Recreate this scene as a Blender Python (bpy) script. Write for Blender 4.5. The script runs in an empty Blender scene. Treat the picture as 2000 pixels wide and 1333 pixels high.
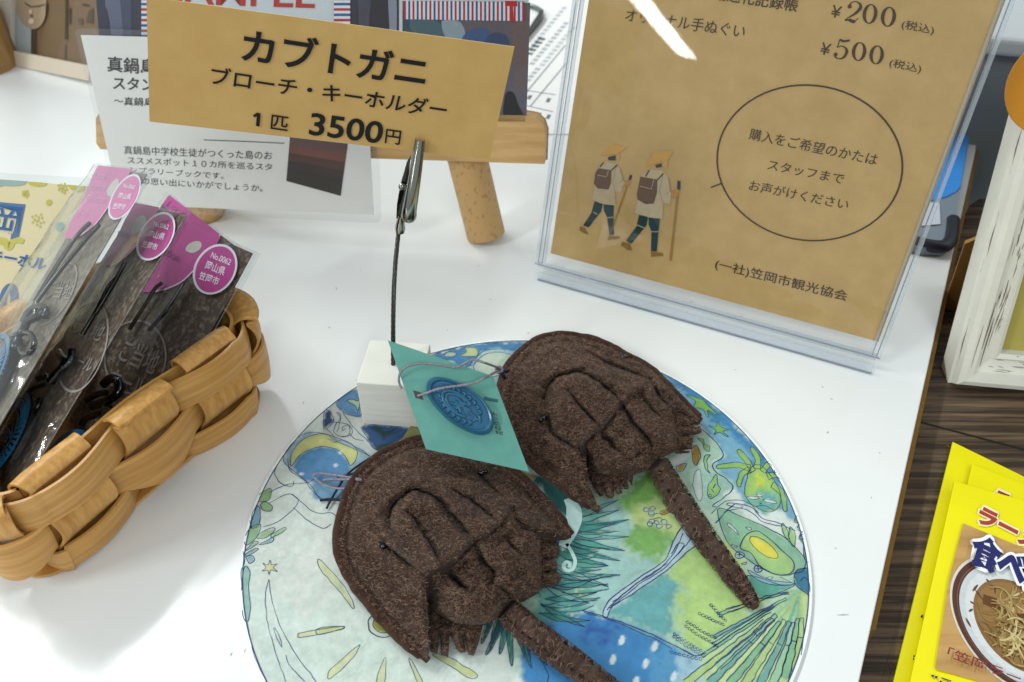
import bpy, bmesh, math, random
import numpy as np
from mathutils import Vector

random.seed(7)
RNG = np.random.default_rng(11)
U = 0.1                       # everything below is written in decimetres; meshes are linked in metres
scn = bpy.context.scene
COL = scn.collection

# ------------------------------------------------------------------ camera, world, lamps, exposure
PITCH, ROLL, CAM_H, FOC = 0.73928259, 0.00887782, 2.49272105, 1600.0
cam_d = bpy.data.cameras.new('camera')
cam_d.sensor_width = 36.0
cam_d.lens = 36.0 * FOC / 2000.0
cam_d.clip_start = 0.01
cam_d.clip_end = 60.0
cam_d.dof.use_dof = True
cam_d.dof.focus_distance = 0.30
cam_d.dof.aperture_fstop = 18.0
cam = bpy.data.objects.new('camera', cam_d)
COL.objects.link(cam)
cam.location = (0, 0, CAM_H * U)
from mathutils import Matrix
cam.rotation_euler = (Matrix.Rotation(math.pi / 2 - PITCH, 3, 'X') @ Matrix.Rotation(ROLL, 3, 'Z')).to_euler()
scn.camera = cam

world = bpy.data.worlds.new('World')
scn.world = world
world.use_nodes = True
bg = world.node_tree.nodes['Background']
bg.inputs['Color'].default_value = (0.92, 0.97, 1.0, 1)
bg.inputs['Strength'].default_value = 0.56

ALONG = Vector((0.4623, 0.8867, 0))          # the ceiling tubes run along the board's edge
SIDE = Vector((-0.8867, 0.4623, 0))

def tube_lamp(name, side, along, length, width, power, h=18.0, colr=(0.95, 1.0, 0.97)):
    d = bpy.data.lights.new(name, 'AREA')
    d.shape = 'RECTANGLE'
    d.size, d.size_y = length * U, width * U
    d.energy = power
    d.color = colr
    o = bpy.data.objects.new(name, d)
    COL.objects.link(o)
    p = SIDE * side + ALONG * along + Vector((0, 0, h))
    o.location = p * U
    o.rotation_euler = (0, 0, math.atan2(ALONG.y, ALONG.x))
    return o
tube_lamp('ceiling_tube', 16.5, 6.0, 12.0, 1.4, 44.0)
tube_lamp('ceiling_tube', 16.8, -20.0, 12.0, 1.4, 64.0)
tube_lamp('ceiling_tube', -15.0, 11.0, 12.0, 1.4, 7.0)
tube_lamp('ceiling_tube', -14.0, -16.0, 12.0, 1.4, 26.0)  # unseen tube added as fill for front-facing surfaces
far = tube_lamp('ceiling_tube', 17.6, -93.0, 69.0, 2.6, 200.0)
far.location = (-5.33, -6.22, 1.8)
far.rotation_euler = (0, 0, math.atan2(0.914, 0.404))

scn.view_settings.view_transform = 'Standard'
scn.view_settings.look = 'None'
scn.view_settings.exposure = 0.06
scn.view_settings.gamma = 1.0
scn.view_settings.use_curve_mapping = False
scn.cycles.max_bounces = 10
scn.cycles.transparent_max_bounces = 24
scn.cycles.caustics_reflective = False
scn.cycles.caustics_refractive = False
scn.cycles.use_denoising = True

# ------------------------------------------------------------------ rays of the photograph, for surveying planes
CAMC = np.array([0, 0, CAM_H])
_fw = np.array([0, math.cos(PITCH), -math.sin(PITCH)])
_r = np.array([1.0, 0, 0])
_u = np.cross(_r, _fw)
CR = math.cos(ROLL) * _r + math.sin(ROLL) * _u
CU = -math.sin(ROLL) * _r + math.cos(ROLL) * _u

def rays(q):
    q = np.atleast_2d(np.asarray(q, float))
    return _fw + ((q[:, :1] - 1000) / FOC) * CR - ((q[:, 1:2] - 666.5) / FOC) * CU

def onz(q, z=0.0):
    d = rays(q)
    t = (np.asarray(z) - CAM_H) / d[:, 2]
    return CAMC + d * t[:, None]

def onz1(q, z=0.0):
    return onz([q], z)[0]

def nrm(v):
    v = np.asarray(v, float)
    return v / np.linalg.norm(v)

def zt(ox, oy, s):
    return lambda *pts: [(ox + x / s, oy + y / s) for x, y in pts]

class Plane:
    def __init__(s, o, h, u):
        s.o = np.asarray(o, float)
        s.h = nrm(h)
        u = np.asarray(u, float)
        s.u = nrm(u - s.h * (u @ s.h))
        s.n = np.cross(s.h, s.u)
        if s.n @ (CAMC - s.o) < 0:
            s.n = -s.n
    def px(s, q, off=0.0):
        d = rays(q)
        o = s.o + s.n * off
        t = ((o - CAMC) @ s.n) / (d @ s.n)
        return CAMC + d * t[:, None]
    def pt(s, a, b, off=0.0):
        return s.o + s.h * a + s.u * b + s.n * off
    def ab(s, P):
        P = np.atleast_2d(P)
        return np.stack([(P - s.o) @ s.h, (P - s.o) @ s.u], -1)
    def shift(s, off):
        p = Plane(s.o + s.n * off, s.h, s.u)
        return p

def standing(P, q0, qh, qv):
    """plane of a standing card whose lower edge is level: seen along q0->qh (level edge) and q0->qv (side edge)"""
    r0, rh, rv = rays([q0])[0], rays([qh])[0], rays([qv])[0]
    h = nrm(np.cross([0, 0, 1.0], np.cross(r0, rh)))
    if h[0] < 0: h = -h
    u = nrm(np.cross(h, np.cross(r0, rv)))
    if u[2] < 0: u = -u
    return Plane(P, h, u)

# ------------------------------------------------------------------ materials
def lin(hexs):
    hexs = hexs.lstrip('#')
    c = np.array([int(hexs[i:i + 2], 16) for i in (0, 2, 4)]) / 255.0
    return np.where(c <= 0.04045, c / 12.92, ((c + 0.055) / 1.055) ** 2.4)

def L4(hexs, k=1.0):
    return (*[float(x) * k for x in lin(hexs)], 1.0)

def mat(name, base, rough=0.6, spec=0.4, var=0.0, scale=(20, 20, 20), base2=None, bump=0.0, bscale=None,
        metal=0.0, detail=5.0, coat=0.0, nrough=0.6, sharp=None, attr=None, sheen=0.0):
    """procedural principled material; scale is in features per decimetre"""
    m = bpy.data.materials.new(name)
    m.use_nodes = True
    nt = m.node_tree
    b = nt.nodes['Principled BSDF']
    b.inputs['Roughness'].default_value = rough
    b.inputs['Specular IOR Level'].default_value = spec
    b.inputs['Metallic'].default_value = metal
    b.inputs['Coat Weight'].default_value = coat
    b.inputs['Coat Roughness'].default_value = 0.12
    b.inputs['Sheen Weight'].default_value = sheen
    c1 = L4(base)
    tc = nt.nodes.new('ShaderNodeTexCoord')
    def noise(sc, det=detail, ro=nrough):
        mp = nt.nodes.new('ShaderNodeMapping')
        mp.inputs['Scale'].default_value = tuple(x / U for x in sc)
        nt.links.new(tc.outputs['Object'], mp.inputs['Vector'])
        n = nt.nodes.new('ShaderNodeTexNoise')
        n.inputs['Scale'].default_value = 1.0
        n.inputs['Detail'].default_value = det
        n.inputs['Roughness'].default_value = ro
        nt.links.new(mp.outputs['Vector'], n.inputs['Vector'])
        return n
    if attr:
        at = nt.nodes.new('ShaderNodeVertexColor')
        at.layer_name = attr
        src = at.outputs['Color']
    else:
        src = None
    if var > 0 or base2:
        n = noise(scale)
        rp = nt.nodes.new('ShaderNodeValToRGB')
        lo, hi = sharp or (0.3, 0.7)
        rp.color_ramp.elements[0].position = lo
        rp.color_ramp.elements[1].position = hi
        if attr:
            rp.color_ramp.elements[0].color = (1 - var, 1 - var, 1 - var, 1)
            rp.color_ramp.elements[1].color = (1 + var, 1 + var, 1 + var, 1)
            mx = nt.nodes.new('ShaderNodeMix')
            mx.data_type = 'RGBA'
            mx.blend_type = 'MULTIPLY'
            mx.inputs['Factor'].default_value = 1.0
            nt.links.new(src, mx.inputs['A'])
            nt.links.new(rp.outputs['Color'], mx.inputs['B'])
            src = mx.outputs['Result']
        else:
            if base2:
                rp.color_ramp.elements[0].color = c1
                rp.color_ramp.elements[1].color = L4(base2)
            else:
                rp.color_ramp.elements[0].color = L4(base, 1 - var)
                rp.color_ramp.elements[1].color = tuple(min(1, x) for x in L4(base, 1 + var))
            src = rp.outputs['Color']
        nt.links.new(n.outputs['Fac'], rp.inputs['Fac'])
    if src is not None:
        nt.links.new(src, b.inputs['Base Color'])
    else:
        b.inputs['Base Color'].default_value = c1
    if bump > 0:
        n2 = noise(bscale or scale)
        bp = nt.nodes.new('ShaderNodeBump')
        bp.inputs['Strength'].default_value = 1.0
        bp.inputs['Distance'].default_value = bump * U
        nt.links.new(n2.outputs['Fac'], bp.inputs['Height'])
        nt.links.new(bp.outputs['Normal'], b.inputs['Normal'])
    return m

def film(name, tint='#f4f7f8', ior=1.46, rough=0.03, haze=0.0, hazecol='#dfe6ea', bump=0.0, bscale=(3, 3, 3)):
    """thin clear plastic sheet: mostly see-through, mirrors by Fresnel, a little milky"""
    m = bpy.data.materials.new(name)
    m.use_nodes = True
    nt = m.node_tree
    for n in list(nt.nodes):
        if n.type != 'OUTPUT_MATERIAL': nt.nodes.remove(n)
    out = [n for n in nt.nodes if n.type == 'OUTPUT_MATERIAL'][0]
    tr = nt.nodes.new('ShaderNodeBsdfTransparent'); tr.inputs['Color'].default_value = L4(tint)
    gl = nt.nodes.new('ShaderNodeBsdfGlossy'); gl.inputs['Roughness'].default_value = rough
    df = nt.nodes.new('ShaderNodeBsdfDiffuse'); df.inputs['Color'].default_value = L4(hazecol)
    lw = nt.nodes.new('ShaderNodeLayerWeight'); lw.inputs['Blend'].default_value = 0.5
    pw = nt.nodes.new('ShaderNodeMath'); pw.operation = 'POWER'; pw.inputs[1].default_value = 5.0
    nt.links.new(lw.outputs['Facing'], pw.inputs[0])
    f0 = ((ior - 1) / (ior + 1)) ** 2
    fr = nt.nodes.new('ShaderNodeMath'); fr.operation = 'MULTIPLY_ADD'; fr.inputs[1].default_value = (1 - f0) * 0.8; fr.inputs[2].default_value = f0
    nt.links.new(pw.outputs[0], fr.inputs[0])
    m1 = nt.nodes.new('ShaderNodeMixShader'); m1.inputs['Fac'].default_value = haze
    m2 = nt.nodes.new('ShaderNodeMixShader')
    nt.links.new(tr.outputs[0], m1.inputs[1]); nt.links.new(df.outputs[0], m1.inputs[2])
    nt.links.new(fr.outputs[0], m2.inputs['Fac'])
    nt.links.new(m1.outputs[0], m2.inputs[1]); nt.links.new(gl.outputs[0], m2.inputs[2])
    nt.links.new(m2.outputs[0], out.inputs['Surface'])
    if bump > 0:
        tc = nt.nodes.new('ShaderNodeTexCoord')
        mp = nt.nodes.new('ShaderNodeMapping'); mp.inputs['Scale'].default_value = tuple(x / U for x in bscale)
        n = nt.nodes.new('ShaderNodeTexNoise'); n.inputs['Scale'].default_value = 1.0; n.inputs['Detail'].default_value = 3.0
        bp = nt.nodes.new('ShaderNodeBump'); bp.inputs['Distance'].default_value = bump * U
        nt.links.new(tc.outputs['Object'], mp.inputs['Vector']); nt.links.new(mp.outputs['Vector'], n.inputs['Vector'])
        nt.links.new(n.outputs['Fac'], bp.inputs['Height'])
        nt.links.new(bp.outputs['Normal'], gl.inputs['Normal'])
    return m

_flat = {}
def flat(hexs, rough=0.55, spec=0.3):
    k = (hexs, rough, spec)
    if k not in _flat:
        _flat[k] = mat('ink_' + hexs.lstrip('#'), hexs, rough, spec, var=0.06, scale=(60, 60, 60))
    return _flat[k]

# ------------------------------------------------------------------ mesh builder
class MB:
    def __init__(s):
        s.v, s.f, s.m, s.sm, s.c = [], [], [], [], []
        s.n = 0
        s.mats = []
    def mi(s, m):
        if m not in s.mats: s.mats.append(m)
        return s.mats.index(m)
    def add(s, verts, faces, m, smooth=False, col=None):
        verts = np.asarray(verts, float).reshape(-1, 3)
        k = s.mi(m)
        s.v.append(verts)
        s.f.extend([tuple(int(i) + s.n for i in f) for f in faces])
        s.m.extend([k] * len(faces))
        s.sm.extend([smooth] * len(faces))
        if col is None: col = (1, 1, 1)
        col = np.asarray(col, float)
        s.c.append(np.broadcast_to(col, (len(verts), 3)) if col.ndim == 1 else col)
        s.n += len(verts)
        return s
    def poly(s, P, m, col=None):
        return s.add(P, [list(range(len(P)))], m, False, col)
    def slab(s, P, off, m, mside=None):
        """polygon P extruded by the vector off (front face is P)"""
        P = np.asarray(P, float); n = len(P)
        Q = P + np.asarray(off)
        s.add(P, [list(range(n))], m)
        s.add(np.vstack([P, Q]), [list(range(2 * n - 1, n - 1, -1))] + [(i, (i + 1) % n, n + (i + 1) % n, n + i) for i in range(n)], mside or m)
        return s
    def box(s, c, ax, ay, az, m):
        c, ax, ay, az = map(lambda a: np.asarray(a, float), (c, ax, ay, az))
        V = [c + sx * ax + sy * ay + sz * az for sz in (-1, 1) for sx, sy in ((-1, -1), (1, -1), (1, 1), (-1, 1))]
        return s.add(V, [(3, 2, 1, 0), (4, 5, 6, 7), (0, 1, 5, 4), (1, 2, 6, 5), (2, 3, 7, 6), (3, 0, 4, 7)], m)
    def tube(s, path, rad, m, n=10, caps=True, flatz=1.0, col=None):
        P = np.asarray(path, float)
        k = len(P)
        R = np.broadcast_to(np.asarray(rad, float), (k,))
        T = np.gradient(P, axis=0)
        T /= np.linalg.norm(T, axis=1)[:, None] + 1e-12
        ref = np.array([0, 0, 1.0]) if abs(T[0][2]) < 0.9 else np.array([0, 1.0, 0])
        V = []
        a = np.linspace(0, 2 * math.pi, n, endpoint=False)
        e1 = nrm(np.cross(T[0], ref))
        for i in range(k):
            e1 = nrm(e1 - T[i] * (e1 @ T[i]))
            e2 = np.cross(e1, T[i])
            V.append(P[i] + R[i] * (np.cos(a)[:, None] * e1 + flatz * np.sin(a)[:, None] * e2))
        V = np.vstack(V)
        F = [(i * n + j, i * n + (j + 1) % n, (i + 1) * n + (j + 1) % n, (i + 1) * n + j) for i in range(k - 1) for j in range(n)]
        s.add(V, F, m, True, col)
        if caps:
            s.add(V[:n], [list(range(n))], m, False, col)
            s.add(V[-n:], [list(range(n - 1, -1, -1))], m, False, col)
        return s
    def ribbon(s, P, w, normal, m, closed=False, col=None):
        """flat strip of width w (number or array) along P lying across normal"""
        P = np.asarray(P, float)
        if closed: P = np.vstack([P, P[:1]])
        k = len(P)
        T = np.gradient(P, axis=0)
        if closed: T[0] = T[-1] = P[1] - P[-2]
        T /= np.linalg.norm(T, axis=1)[:, None] + 1e-12
        B = np.cross(T, np.asarray(normal, float))
        B /= np.linalg.norm(B, axis=1)[:, None] + 1e-12
        w = np.broadcast_to(np.asarray(w, float), (k,))[:, None] / 2
        V = np.vstack([P - B * w, P + B * w])
        s.add(V, [(i, i + 1, k + i + 1, k + i) for i in range(k - 1)], m, False, col)
        return s
    def build(s, name, parent=None, base=None, attr=None, bevel=0.0, **tags):
        me = bpy.data.meshes.new(name)
        V = np.vstack(s.v) * U
        off = np.zeros(3)
        if parent is not None:
            off = BASE[parent.name]
        elif base is not None:
            off = np.asarray(base, float) * U
        me.from_pydata((V - off).tolist(), [], s.f)
        for m in s.mats: me.materials.append(m)
        me.polygons.foreach_set('material_index', s.m)
        me.polygons.foreach_set('use_smooth', s.sm)
        if attr:
            a = me.color_attributes.new(attr, 'FLOAT_COLOR', 'POINT')
            C = np.ones((len(V), 4)); C[:, :3] = np.vstack(s.c)
            a.data.foreach_set('color', C.ravel())
        me.validate()
        me.update()
        o = bpy.data.objects.new(name, me)
        COL.objects.link(o)
        BASE[o.name] = off
        if parent is not None:
            o.parent = parent
        elif base is not None:
            o.location = off
        if bevel:
            bmd = o.modifiers.new('bevel', 'BEVEL'); bmd.width = bevel * U; bmd.segments = 3; bmd.limit_method = 'ANGLE'; bmd.angle_limit = 0.6
        tag(o, **tags)
        return o
BASE = {}

def tag(o, label=None, cat=None, group=None, kind=None):
    if label: o['label'] = label
    if cat: o['category'] = cat
    if group: o['group'] = group
    if kind: o['kind'] = kind

def thing(name, base, label, cat, group=None):
    o = bpy.data.objects.new(name, None)
    COL.objects.link(o)
    o.empty_display_size = 0.01
    o.location = np.asarray(base, float) * U
    BASE[o.name] = np.asarray(base, float) * U
    tag(o, label, cat, group)
    return o

# ------------------------------------------------------------------ curves and lettering
def smooth(P, n=8, closed=False):
    P = np.asarray(P, float)
    if len(P) < 3: return np.vstack([P[0] + (P[-1] - P[0]) * t for t in np.linspace(0, 1, n)])
    Q = np.vstack([P[-1:], P, P[:2]]) if closed else np.vstack([2 * P[0] - P[1], P, 2 * P[-1] - P[-2]])
    out = []
    for i in range(1, len(Q) - 2):
        p0, p1, p2, p3 = Q[i - 1], Q[i], Q[i + 1], Q[i + 2]
        for t in np.linspace(0, 1, n, endpoint=False):
            out.append(0.5 * (2 * p1 + (p2 - p0) * t + (2 * p0 - 5 * p1 + 4 * p2 - p3) * t * t + (3 * p1 - p0 - 3 * p2 + p3) * t ** 3))
    if not closed: out.append(Q[-2])
    return np.array(out)

_txt = {}
def text2d(body, bold=0.0):
    k = (body, bold)
    if k not in _txt:
        c = bpy.data.curves.new('lettering', 'FONT')
        c.body = body
        c.resolution_u = 4
        c.offset = bold
        o = bpy.data.objects.new('lettering', c)
        COL.objects.link(o)
        dg = bpy.context.evaluated_depsgraph_get()
        dg.update()
        me = bpy.data.meshes.new_from_object(o.evaluated_get(dg))
        V = np.array([v.co[:2] for v in me.vertices])
        F = [tuple(p.vertices) for p in me.polygons]
        bpy.data.objects.remove(o); bpy.data.curves.remove(c); bpy.data.meshes.remove(me)
        lo, hi = V.min(0), V.max(0)
        _txt[k] = ((V - lo) / np.maximum(hi - lo, 1e-6), F)
    return _txt[k]

def letters(mb, body, pl, BL, BR, TL, m, bold=0.0, off=0.004, col=None):
    """body's ink box mapped on the parallelogram seen at BL, BR, TL on plane pl"""
    V, F = text2d(body, bold)
    a, b, c = pl.px([BL, BR, TL], off)
    P = a + V[:, :1] * (b - a) + V[:, 1:] * (c - a)
    mb.add(P, F, m, False, col)

def ppoly(mb, pl, q, m, off=0.003, sm=0):
    P = pl.px(q, off)
    if sm: P = smooth(P, sm, True)
    mb.poly(P, m)

def pline(mb, pl, q, w, m, off=0.004, sm=6, closed=False):
    P = pl.px(q, off)
    if sm: P = smooth(P, sm, closed)
    if isinstance(w, (list, tuple)):
        w = np.interp(np.linspace(0, 1, len(P)), np.linspace(0, 1, len(w)), w)
    mb.ribbon(P, w, pl.n, m, closed)

def ell(c, A, B, n=48):
    return [(c[0] + A[0] * math.cos(t) + B[0] * math.sin(t), c[1] + A[1] * math.cos(t) + B[1] * math.sin(t))
            for t in np.linspace(0, 2 * math.pi, n, endpoint=False)]

def inside(q, poly):
    q = np.asarray(q, float); poly = np.asarray(poly, float)
    r = np.zeros(len(q), bool)
    x, y = q[:, 0], q[:, 1]
    j = len(poly) - 1
    for i in range(len(poly)):
        xi, yi = poly[i]; xj, yj = poly[j]
        c = ((yi > y) != (yj > y)) & (x < (xj - xi) * (y - yi) / (yj - yi + 1e-12) + xi)
        r ^= c
        j = i
    return r

def dist_line(q, P, closed=False, near=False):
    q = np.asarray(q, float); P = np.asarray(P, float)
    if closed: P = np.vstack([P, P[:1]])
    best = np.full(len(q), 1e9); bp = np.zeros_like(q)
    for a, b in zip(P[:-1], P[1:]):
        ab = b - a
        t = np.clip(((q - a) @ ab) / (ab @ ab + 1e-12), 0, 1)
        c = a + t[:, None] * ab
        d = np.hypot(*(q - c).T)
        k = d < best
        best[k] = d[k]
        if near: bp[k] = c[k]
    return (best, bp) if near else best

def vnoise(q, scale, seed=0):
    """smooth value noise on 2-D points, -1..1"""
    g = np.random.default_rng(seed).uniform(-1, 1, (64, 64))
    p = np.asarray(q, float) / scale
    i = np.floor(p).astype(int); f = p - i; f = f * f * (3 - 2 * f)
    x0, y0 = i[:, 0] % 64, i[:, 1] % 64
    x1, y1 = (x0 + 1) % 64, (y0 + 1) % 64
    return (g[x0, y0] * (1 - f[:, 0]) * (1 - f[:, 1]) + g[x1, y0] * f[:, 0] * (1 - f[:, 1])
            + g[x0, y1] * (1 - f[:, 0]) * f[:, 1] + g[x1, y1] * f[:, 0] * f[:, 1])

# ------------------------------------------------------------------ shared materials
M_white = mat('white_laminate', '#dcdfdf', 0.22, 0.5, var=0.025, scale=(1.5, 1.5, 1.5), bump=0.0006, bscale=(14, 14, 14))
M_kraft = mat('kraft_paper', '#a68a58', 0.65, 0.25, base2='#b29563', scale=(9, 9, 9), bump=0.0008, bscale=(60, 60, 60))
M_card = mat('kraft_card', '#b6935a', 0.7, 0.2, base2='#be9c62', scale=(9, 9, 9), bump=0.0006, bscale=(80, 80, 80))
M_wpaper = mat('white_paper', '#e3e2e0', 0.6, 0.3, var=0.02, scale=(3, 3, 3))
M_film = film('clear_film', bump=0.002, bscale=(5, 5, 5))
M_acryl = film('acrylic_sheet', '#ffffff', 1.49, 0.015, 0.0, bump=0.00012, bscale=(3, 3, 3))
M_acryl_edge = film('acrylic_edge', '#f6f9fc', 1.75, 0.08, 0.16, '#eef3f8')
M_chrome = mat('chrome', '#8d8e86', 0.14, 0.5, metal=1.0)
M_darksteel = mat('dark_steel', '#4c4c48', 0.25, 0.5, metal=1.0)
M_ink = flat('#0c0b0a', 0.5)
M_brownink = flat('#3d2c1a', 0.6)
M_cardboard = mat('cardboard_brown', '#80602f', 0.8, 0.15, var=0.12, scale=(12, 12, 12))

# ------------------------------------------------------------------ setting: board, counter, floor
def edge_at(t, out=0.0):
    return np.array([1.7197, 2.3935, 0]) + t * np.array([0.4623, 0.8867, 0]) + out * np.array([0.8867, -0.4623, 0])

mb = MB()
P = np.array([edge_at(-3.4), edge_at(7.5), [-7.0, 12.0, 0], [-7.0, 0.0, 0], [-3.0, -1.0, 0]])
mb.slab(P, (0, 0, -0.03), M_white)
speck = flat('#8f9292', 0.8)
rs = np.random.default_rng(90)
for _ in range(46):                      # dust and tiny scuffs on the laminate
    c = np.array([rs.uniform(-1.6, 1.9), rs.uniform(1.1, 3.6), 0.0008])
    if (c[:2] - edge_at(0)[:2]) @ np.array([0.8867, -0.4623]) > -0.05: continue
    a_ = rs.uniform(0, math.pi); L_ = rs.uniform(0.003, 0.008) * (3 if rs.uniform() < 0.15 else 1)
    d_ = np.array([math.cos(a_), math.sin(a_), 0]) * L_
    mb.ribbon([c - d_, c, c + d_], [0.001, rs.uniform(0.003, 0.006), 0.001], (0, 0, 1), speck)
mb.build('white_tabletop', bevel=0.008, kind='structure')
mb = MB()
P = np.array([edge_at(-1.14, 0.025), edge_at(-0.6, 0.026), edge_at(7.4, 0.03), [-6.5, 11.5, 0], [-6.5, 0.5, 0]]) + [0, 0, -0.034]
mb.slab(P, (0, 0, -0.083), M_cardboard)
mb.build('cardboard_underlay', base=(0, 3, -0.117), label='brown cardboard strip showing under the right edge of the white tabletop', cat='cardboard sheet')

mw = mat('dark_wood', '#30251d', 0.5, 0.3, base2='#6b5843', scale=(1.6, 38, 38), bump=0.004, bscale=(2.0, 50, 50), detail=8, sharp=(0.42, 0.66))
mp = [n for n in mw.node_tree.nodes if n.type == 'MAPPING']
for n in mp:
    n.inputs['Rotation'].default_value = (0, 0, math.radians(13))
ZW = -0.12
mb = MB()
far = onz([(1884, 422), (1893, 402), (1912, 389), (1945, 386), (2300, 400)], ZW)
P = [[-6, 11, ZW], [-6, -2, ZW], [6, -2, ZW], [7.5, far[-1][1], ZW]] + [far[i] for i in (4, 3, 2, 1, 0)] + [far[0] + np.array([-0.3, 1.4, 0])]
P = np.array(P)
mb.slab(P, (0, 0, -0.3), mw)
for q in ([(1760, 815), (2100, 905)], [(1760, 1245), (1800, 1262)], [(1890, 640), (2100, 690)]):
    a = onz(q, ZW + 0.001)
    mb.ribbon(np.linspace(a[0], a[1], 8), 0.012, (0, 0, 1), flat('#15100c'))
mb.build('wood_counter', kind='structure')

mb = MB()
mb.poly([[-60, -40, -7.5], [60, -40, -7.5], [60, 90, -7.5], [-60, 90, -7.5]], mat('floor_grey', '#6d7375', 0.5, 0.3, var=0.05, scale=(0.3, 0.3, 0.3)))
mb.build('floor', kind='structure')

# grey cabinet behind the counter
mgrey = mat('grey_steel', '#7c8589', 0.45, 0.4, var=0.04, scale=(1, 1, 1))
base = onz1((1950, 300), -0.5)
cb = thing('grey_cabinet', (3.4, 4.6, -7.5), 'grey steel cabinet standing behind the dark wood counter', 'cabinet')
mb = MB()
pc = Plane((2.9, 4.55, 0), (0.95, -0.22, 0), (0, 0, 1))
a = pc.ab(pc.px([(1878, 95)]))[0]
mb.slab([pc.pt(-0.9, -7.4), pc.pt(4, -7.4), pc.pt(4, a[1]), pc.pt(-0.9, a[1])], -pc.n * 3.0, mgrey)
mb.build('body', cb, bevel=0.03)
mb = MB()
mb.box(pc.pt(1.5, a[1] + 0.06, -1.47), pc.h * 2.5, -pc.n * 1.56, pc.u * 0.055, mat('light_grey_steel', '#b4babd', 0.3, 0.5))
mb.build('top', cb, bevel=0.03)
mb = MB()
mb.slab([pc.pt(0.18, -5, 0.02), pc.pt(3.9, -5, 0.02), pc.pt(3.9, a[1] - 0.5, 0.02), pc.pt(1.1, a[1] - 0.5, 0.02)], pc.n * 0.02, mat('cabinet_shadow', '#191b1d', 0.5, 0.3))  # dark slanted sheet stands in for the shadow on the cabinet
mb.build('thin_sheet', cb)

# ------------------------------------------------------------------ round watercolour mat
Z3 = zt(640, 640, 4.167); Z4 = zt(940, 620, 2.222); Z5 = zt(620, 840, 2.703)
Z6 = zt(440, 840, 2.703); Z7 = zt(1100, 900, 3.078); Z8 = zt(1250, 720, 3.175)
DC, DZ = np.array([0.0536, 1.7341]), 0.012
WASH = 'paint'
M_paint = mat('watercolour', '#ffffff', 0.75, 0.2, var=0.10, scale=(34, 34, 34), bump=0.0022, bscale=(38, 38, 38), attr=WASH, detail=7)
M_pen = flat('#2f3f6b', 0.7)
paints = []          # (polygon px, colour, softness px)
inks = []            # (polyline px, width dm, closed)
def pc_(q, c, s=5.0, ink=False, w=0.0038):
    paints.append((q, c, s))
    if ink: inks.append((q, w, True))
def il(q, w=0.0038): inks.append((q, w, False))
ALBK = 0.73
# left pale field and ring
pc_(Z6((60, 1333), (60, 500), (300, 200), (900, 300), (1300, 900), (1500, 1400)), '#dbe6df', 40)
pc_(Z6((300, 600), (600, 520), (620, 800), (380, 900)), '#e0e4dd', 40)
pc_(Z6((100, 900), (350, 1000), (420, 1333), (150, 1333)), '#cfe2da', 40)
pc_(Z6((500, 1000), (1000, 1100), (1000, 1400), (500, 1400)), '#d3e3d8', 40)
# top arc
pc_(Z3((820, 250), (960, 185), (1150, 140), (1350, 120), (1750, 112), (2000, 120), (2000, 500), (1500, 560), (1300, 420), (1000, 290)), '#a9c9cf', 6)
pc_(Z3((840, 245), (960, 190), (1150, 145), (1350, 125), (1700, 118), (1900, 125), (1900, 260), (1560, 190), (1400, 176), (1280, 190), (1200, 250), (1130, 320), (1000, 290)), '#4a8abb', 4, True)
pc_(Z3((945, 225), (985, 200), (1045, 205), (1030, 235), (960, 240)), '#bcd2bd', 2, True)
pc_(Z3((1080, 230), (1130, 200), (1120, 165), (1200, 165), (1225, 205), (1200, 235)), '#c6d69c', 2, True)
pc_(Z3((1545, 185), (1590, 165), (1600, 140), (1700, 140), (1700, 190), (1620, 195)), '#c6d69c', 2, True)
pc_(Z3((1200, 290), (1290, 215), (1440, 205), (1520, 250), (1540, 300), (1400, 390), (1250, 400), (1190, 340)), '#cfe0cf', 4, True)
# sky pieces round the block
pc_(Z3((0, 640), (235, 500), (330, 820), (640, 835), (560, 940), (430, 1010), (300, 1080), (0, 900)), '#c2c8c3', 4)
pc_(Z3((75, 612), (232, 505), (262, 600), (275, 715), (180, 712), (120, 682)), '#5a89b6', 3, True)
pc_(Z3((-30, 690), (10, 680), (50, 760), (-30, 830)), '#24406f', 3, True)
pc_(Z3((295, 800), (660, 825), (560, 935), (410, 1000), (330, 905)), '#2c5080', 3, True)
pc_(Z3((360, 825), (420, 815), (470, 850), (560, 822), (520, 860), (580, 850), (480, 885), (450, 920), (435, 870)), '#234638', 1.5, True)
pc_(Z3((385, 980), (440, 955), (510, 950), (480, 985), (410, 1000)), '#2a4a44', 1.5, True)
pc_(Z3((160, 600), (200, 585), (250, 600), (255, 570), (262, 640), (240, 680), (225, 640)), '#a9c7a2', 1.5, True)
il(Z3((70, 690), (100, 740), (60, 800), (50, 860), (110, 890), (180, 880), (205, 840), (170, 800), (120, 810), (120, 840), (140, 830)))
il(Z3((80, 690), (105, 720), (95, 790), (70, 850)))
il(Z3((180, 870), (230, 910), (290, 920))); il(Z3((0, 910), (60, 935), (120, 920), (200, 950), (240, 990), (340, 1050)))
il(Z3((120, 690), (190, 790), (300, 900), (380, 990)))
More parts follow.
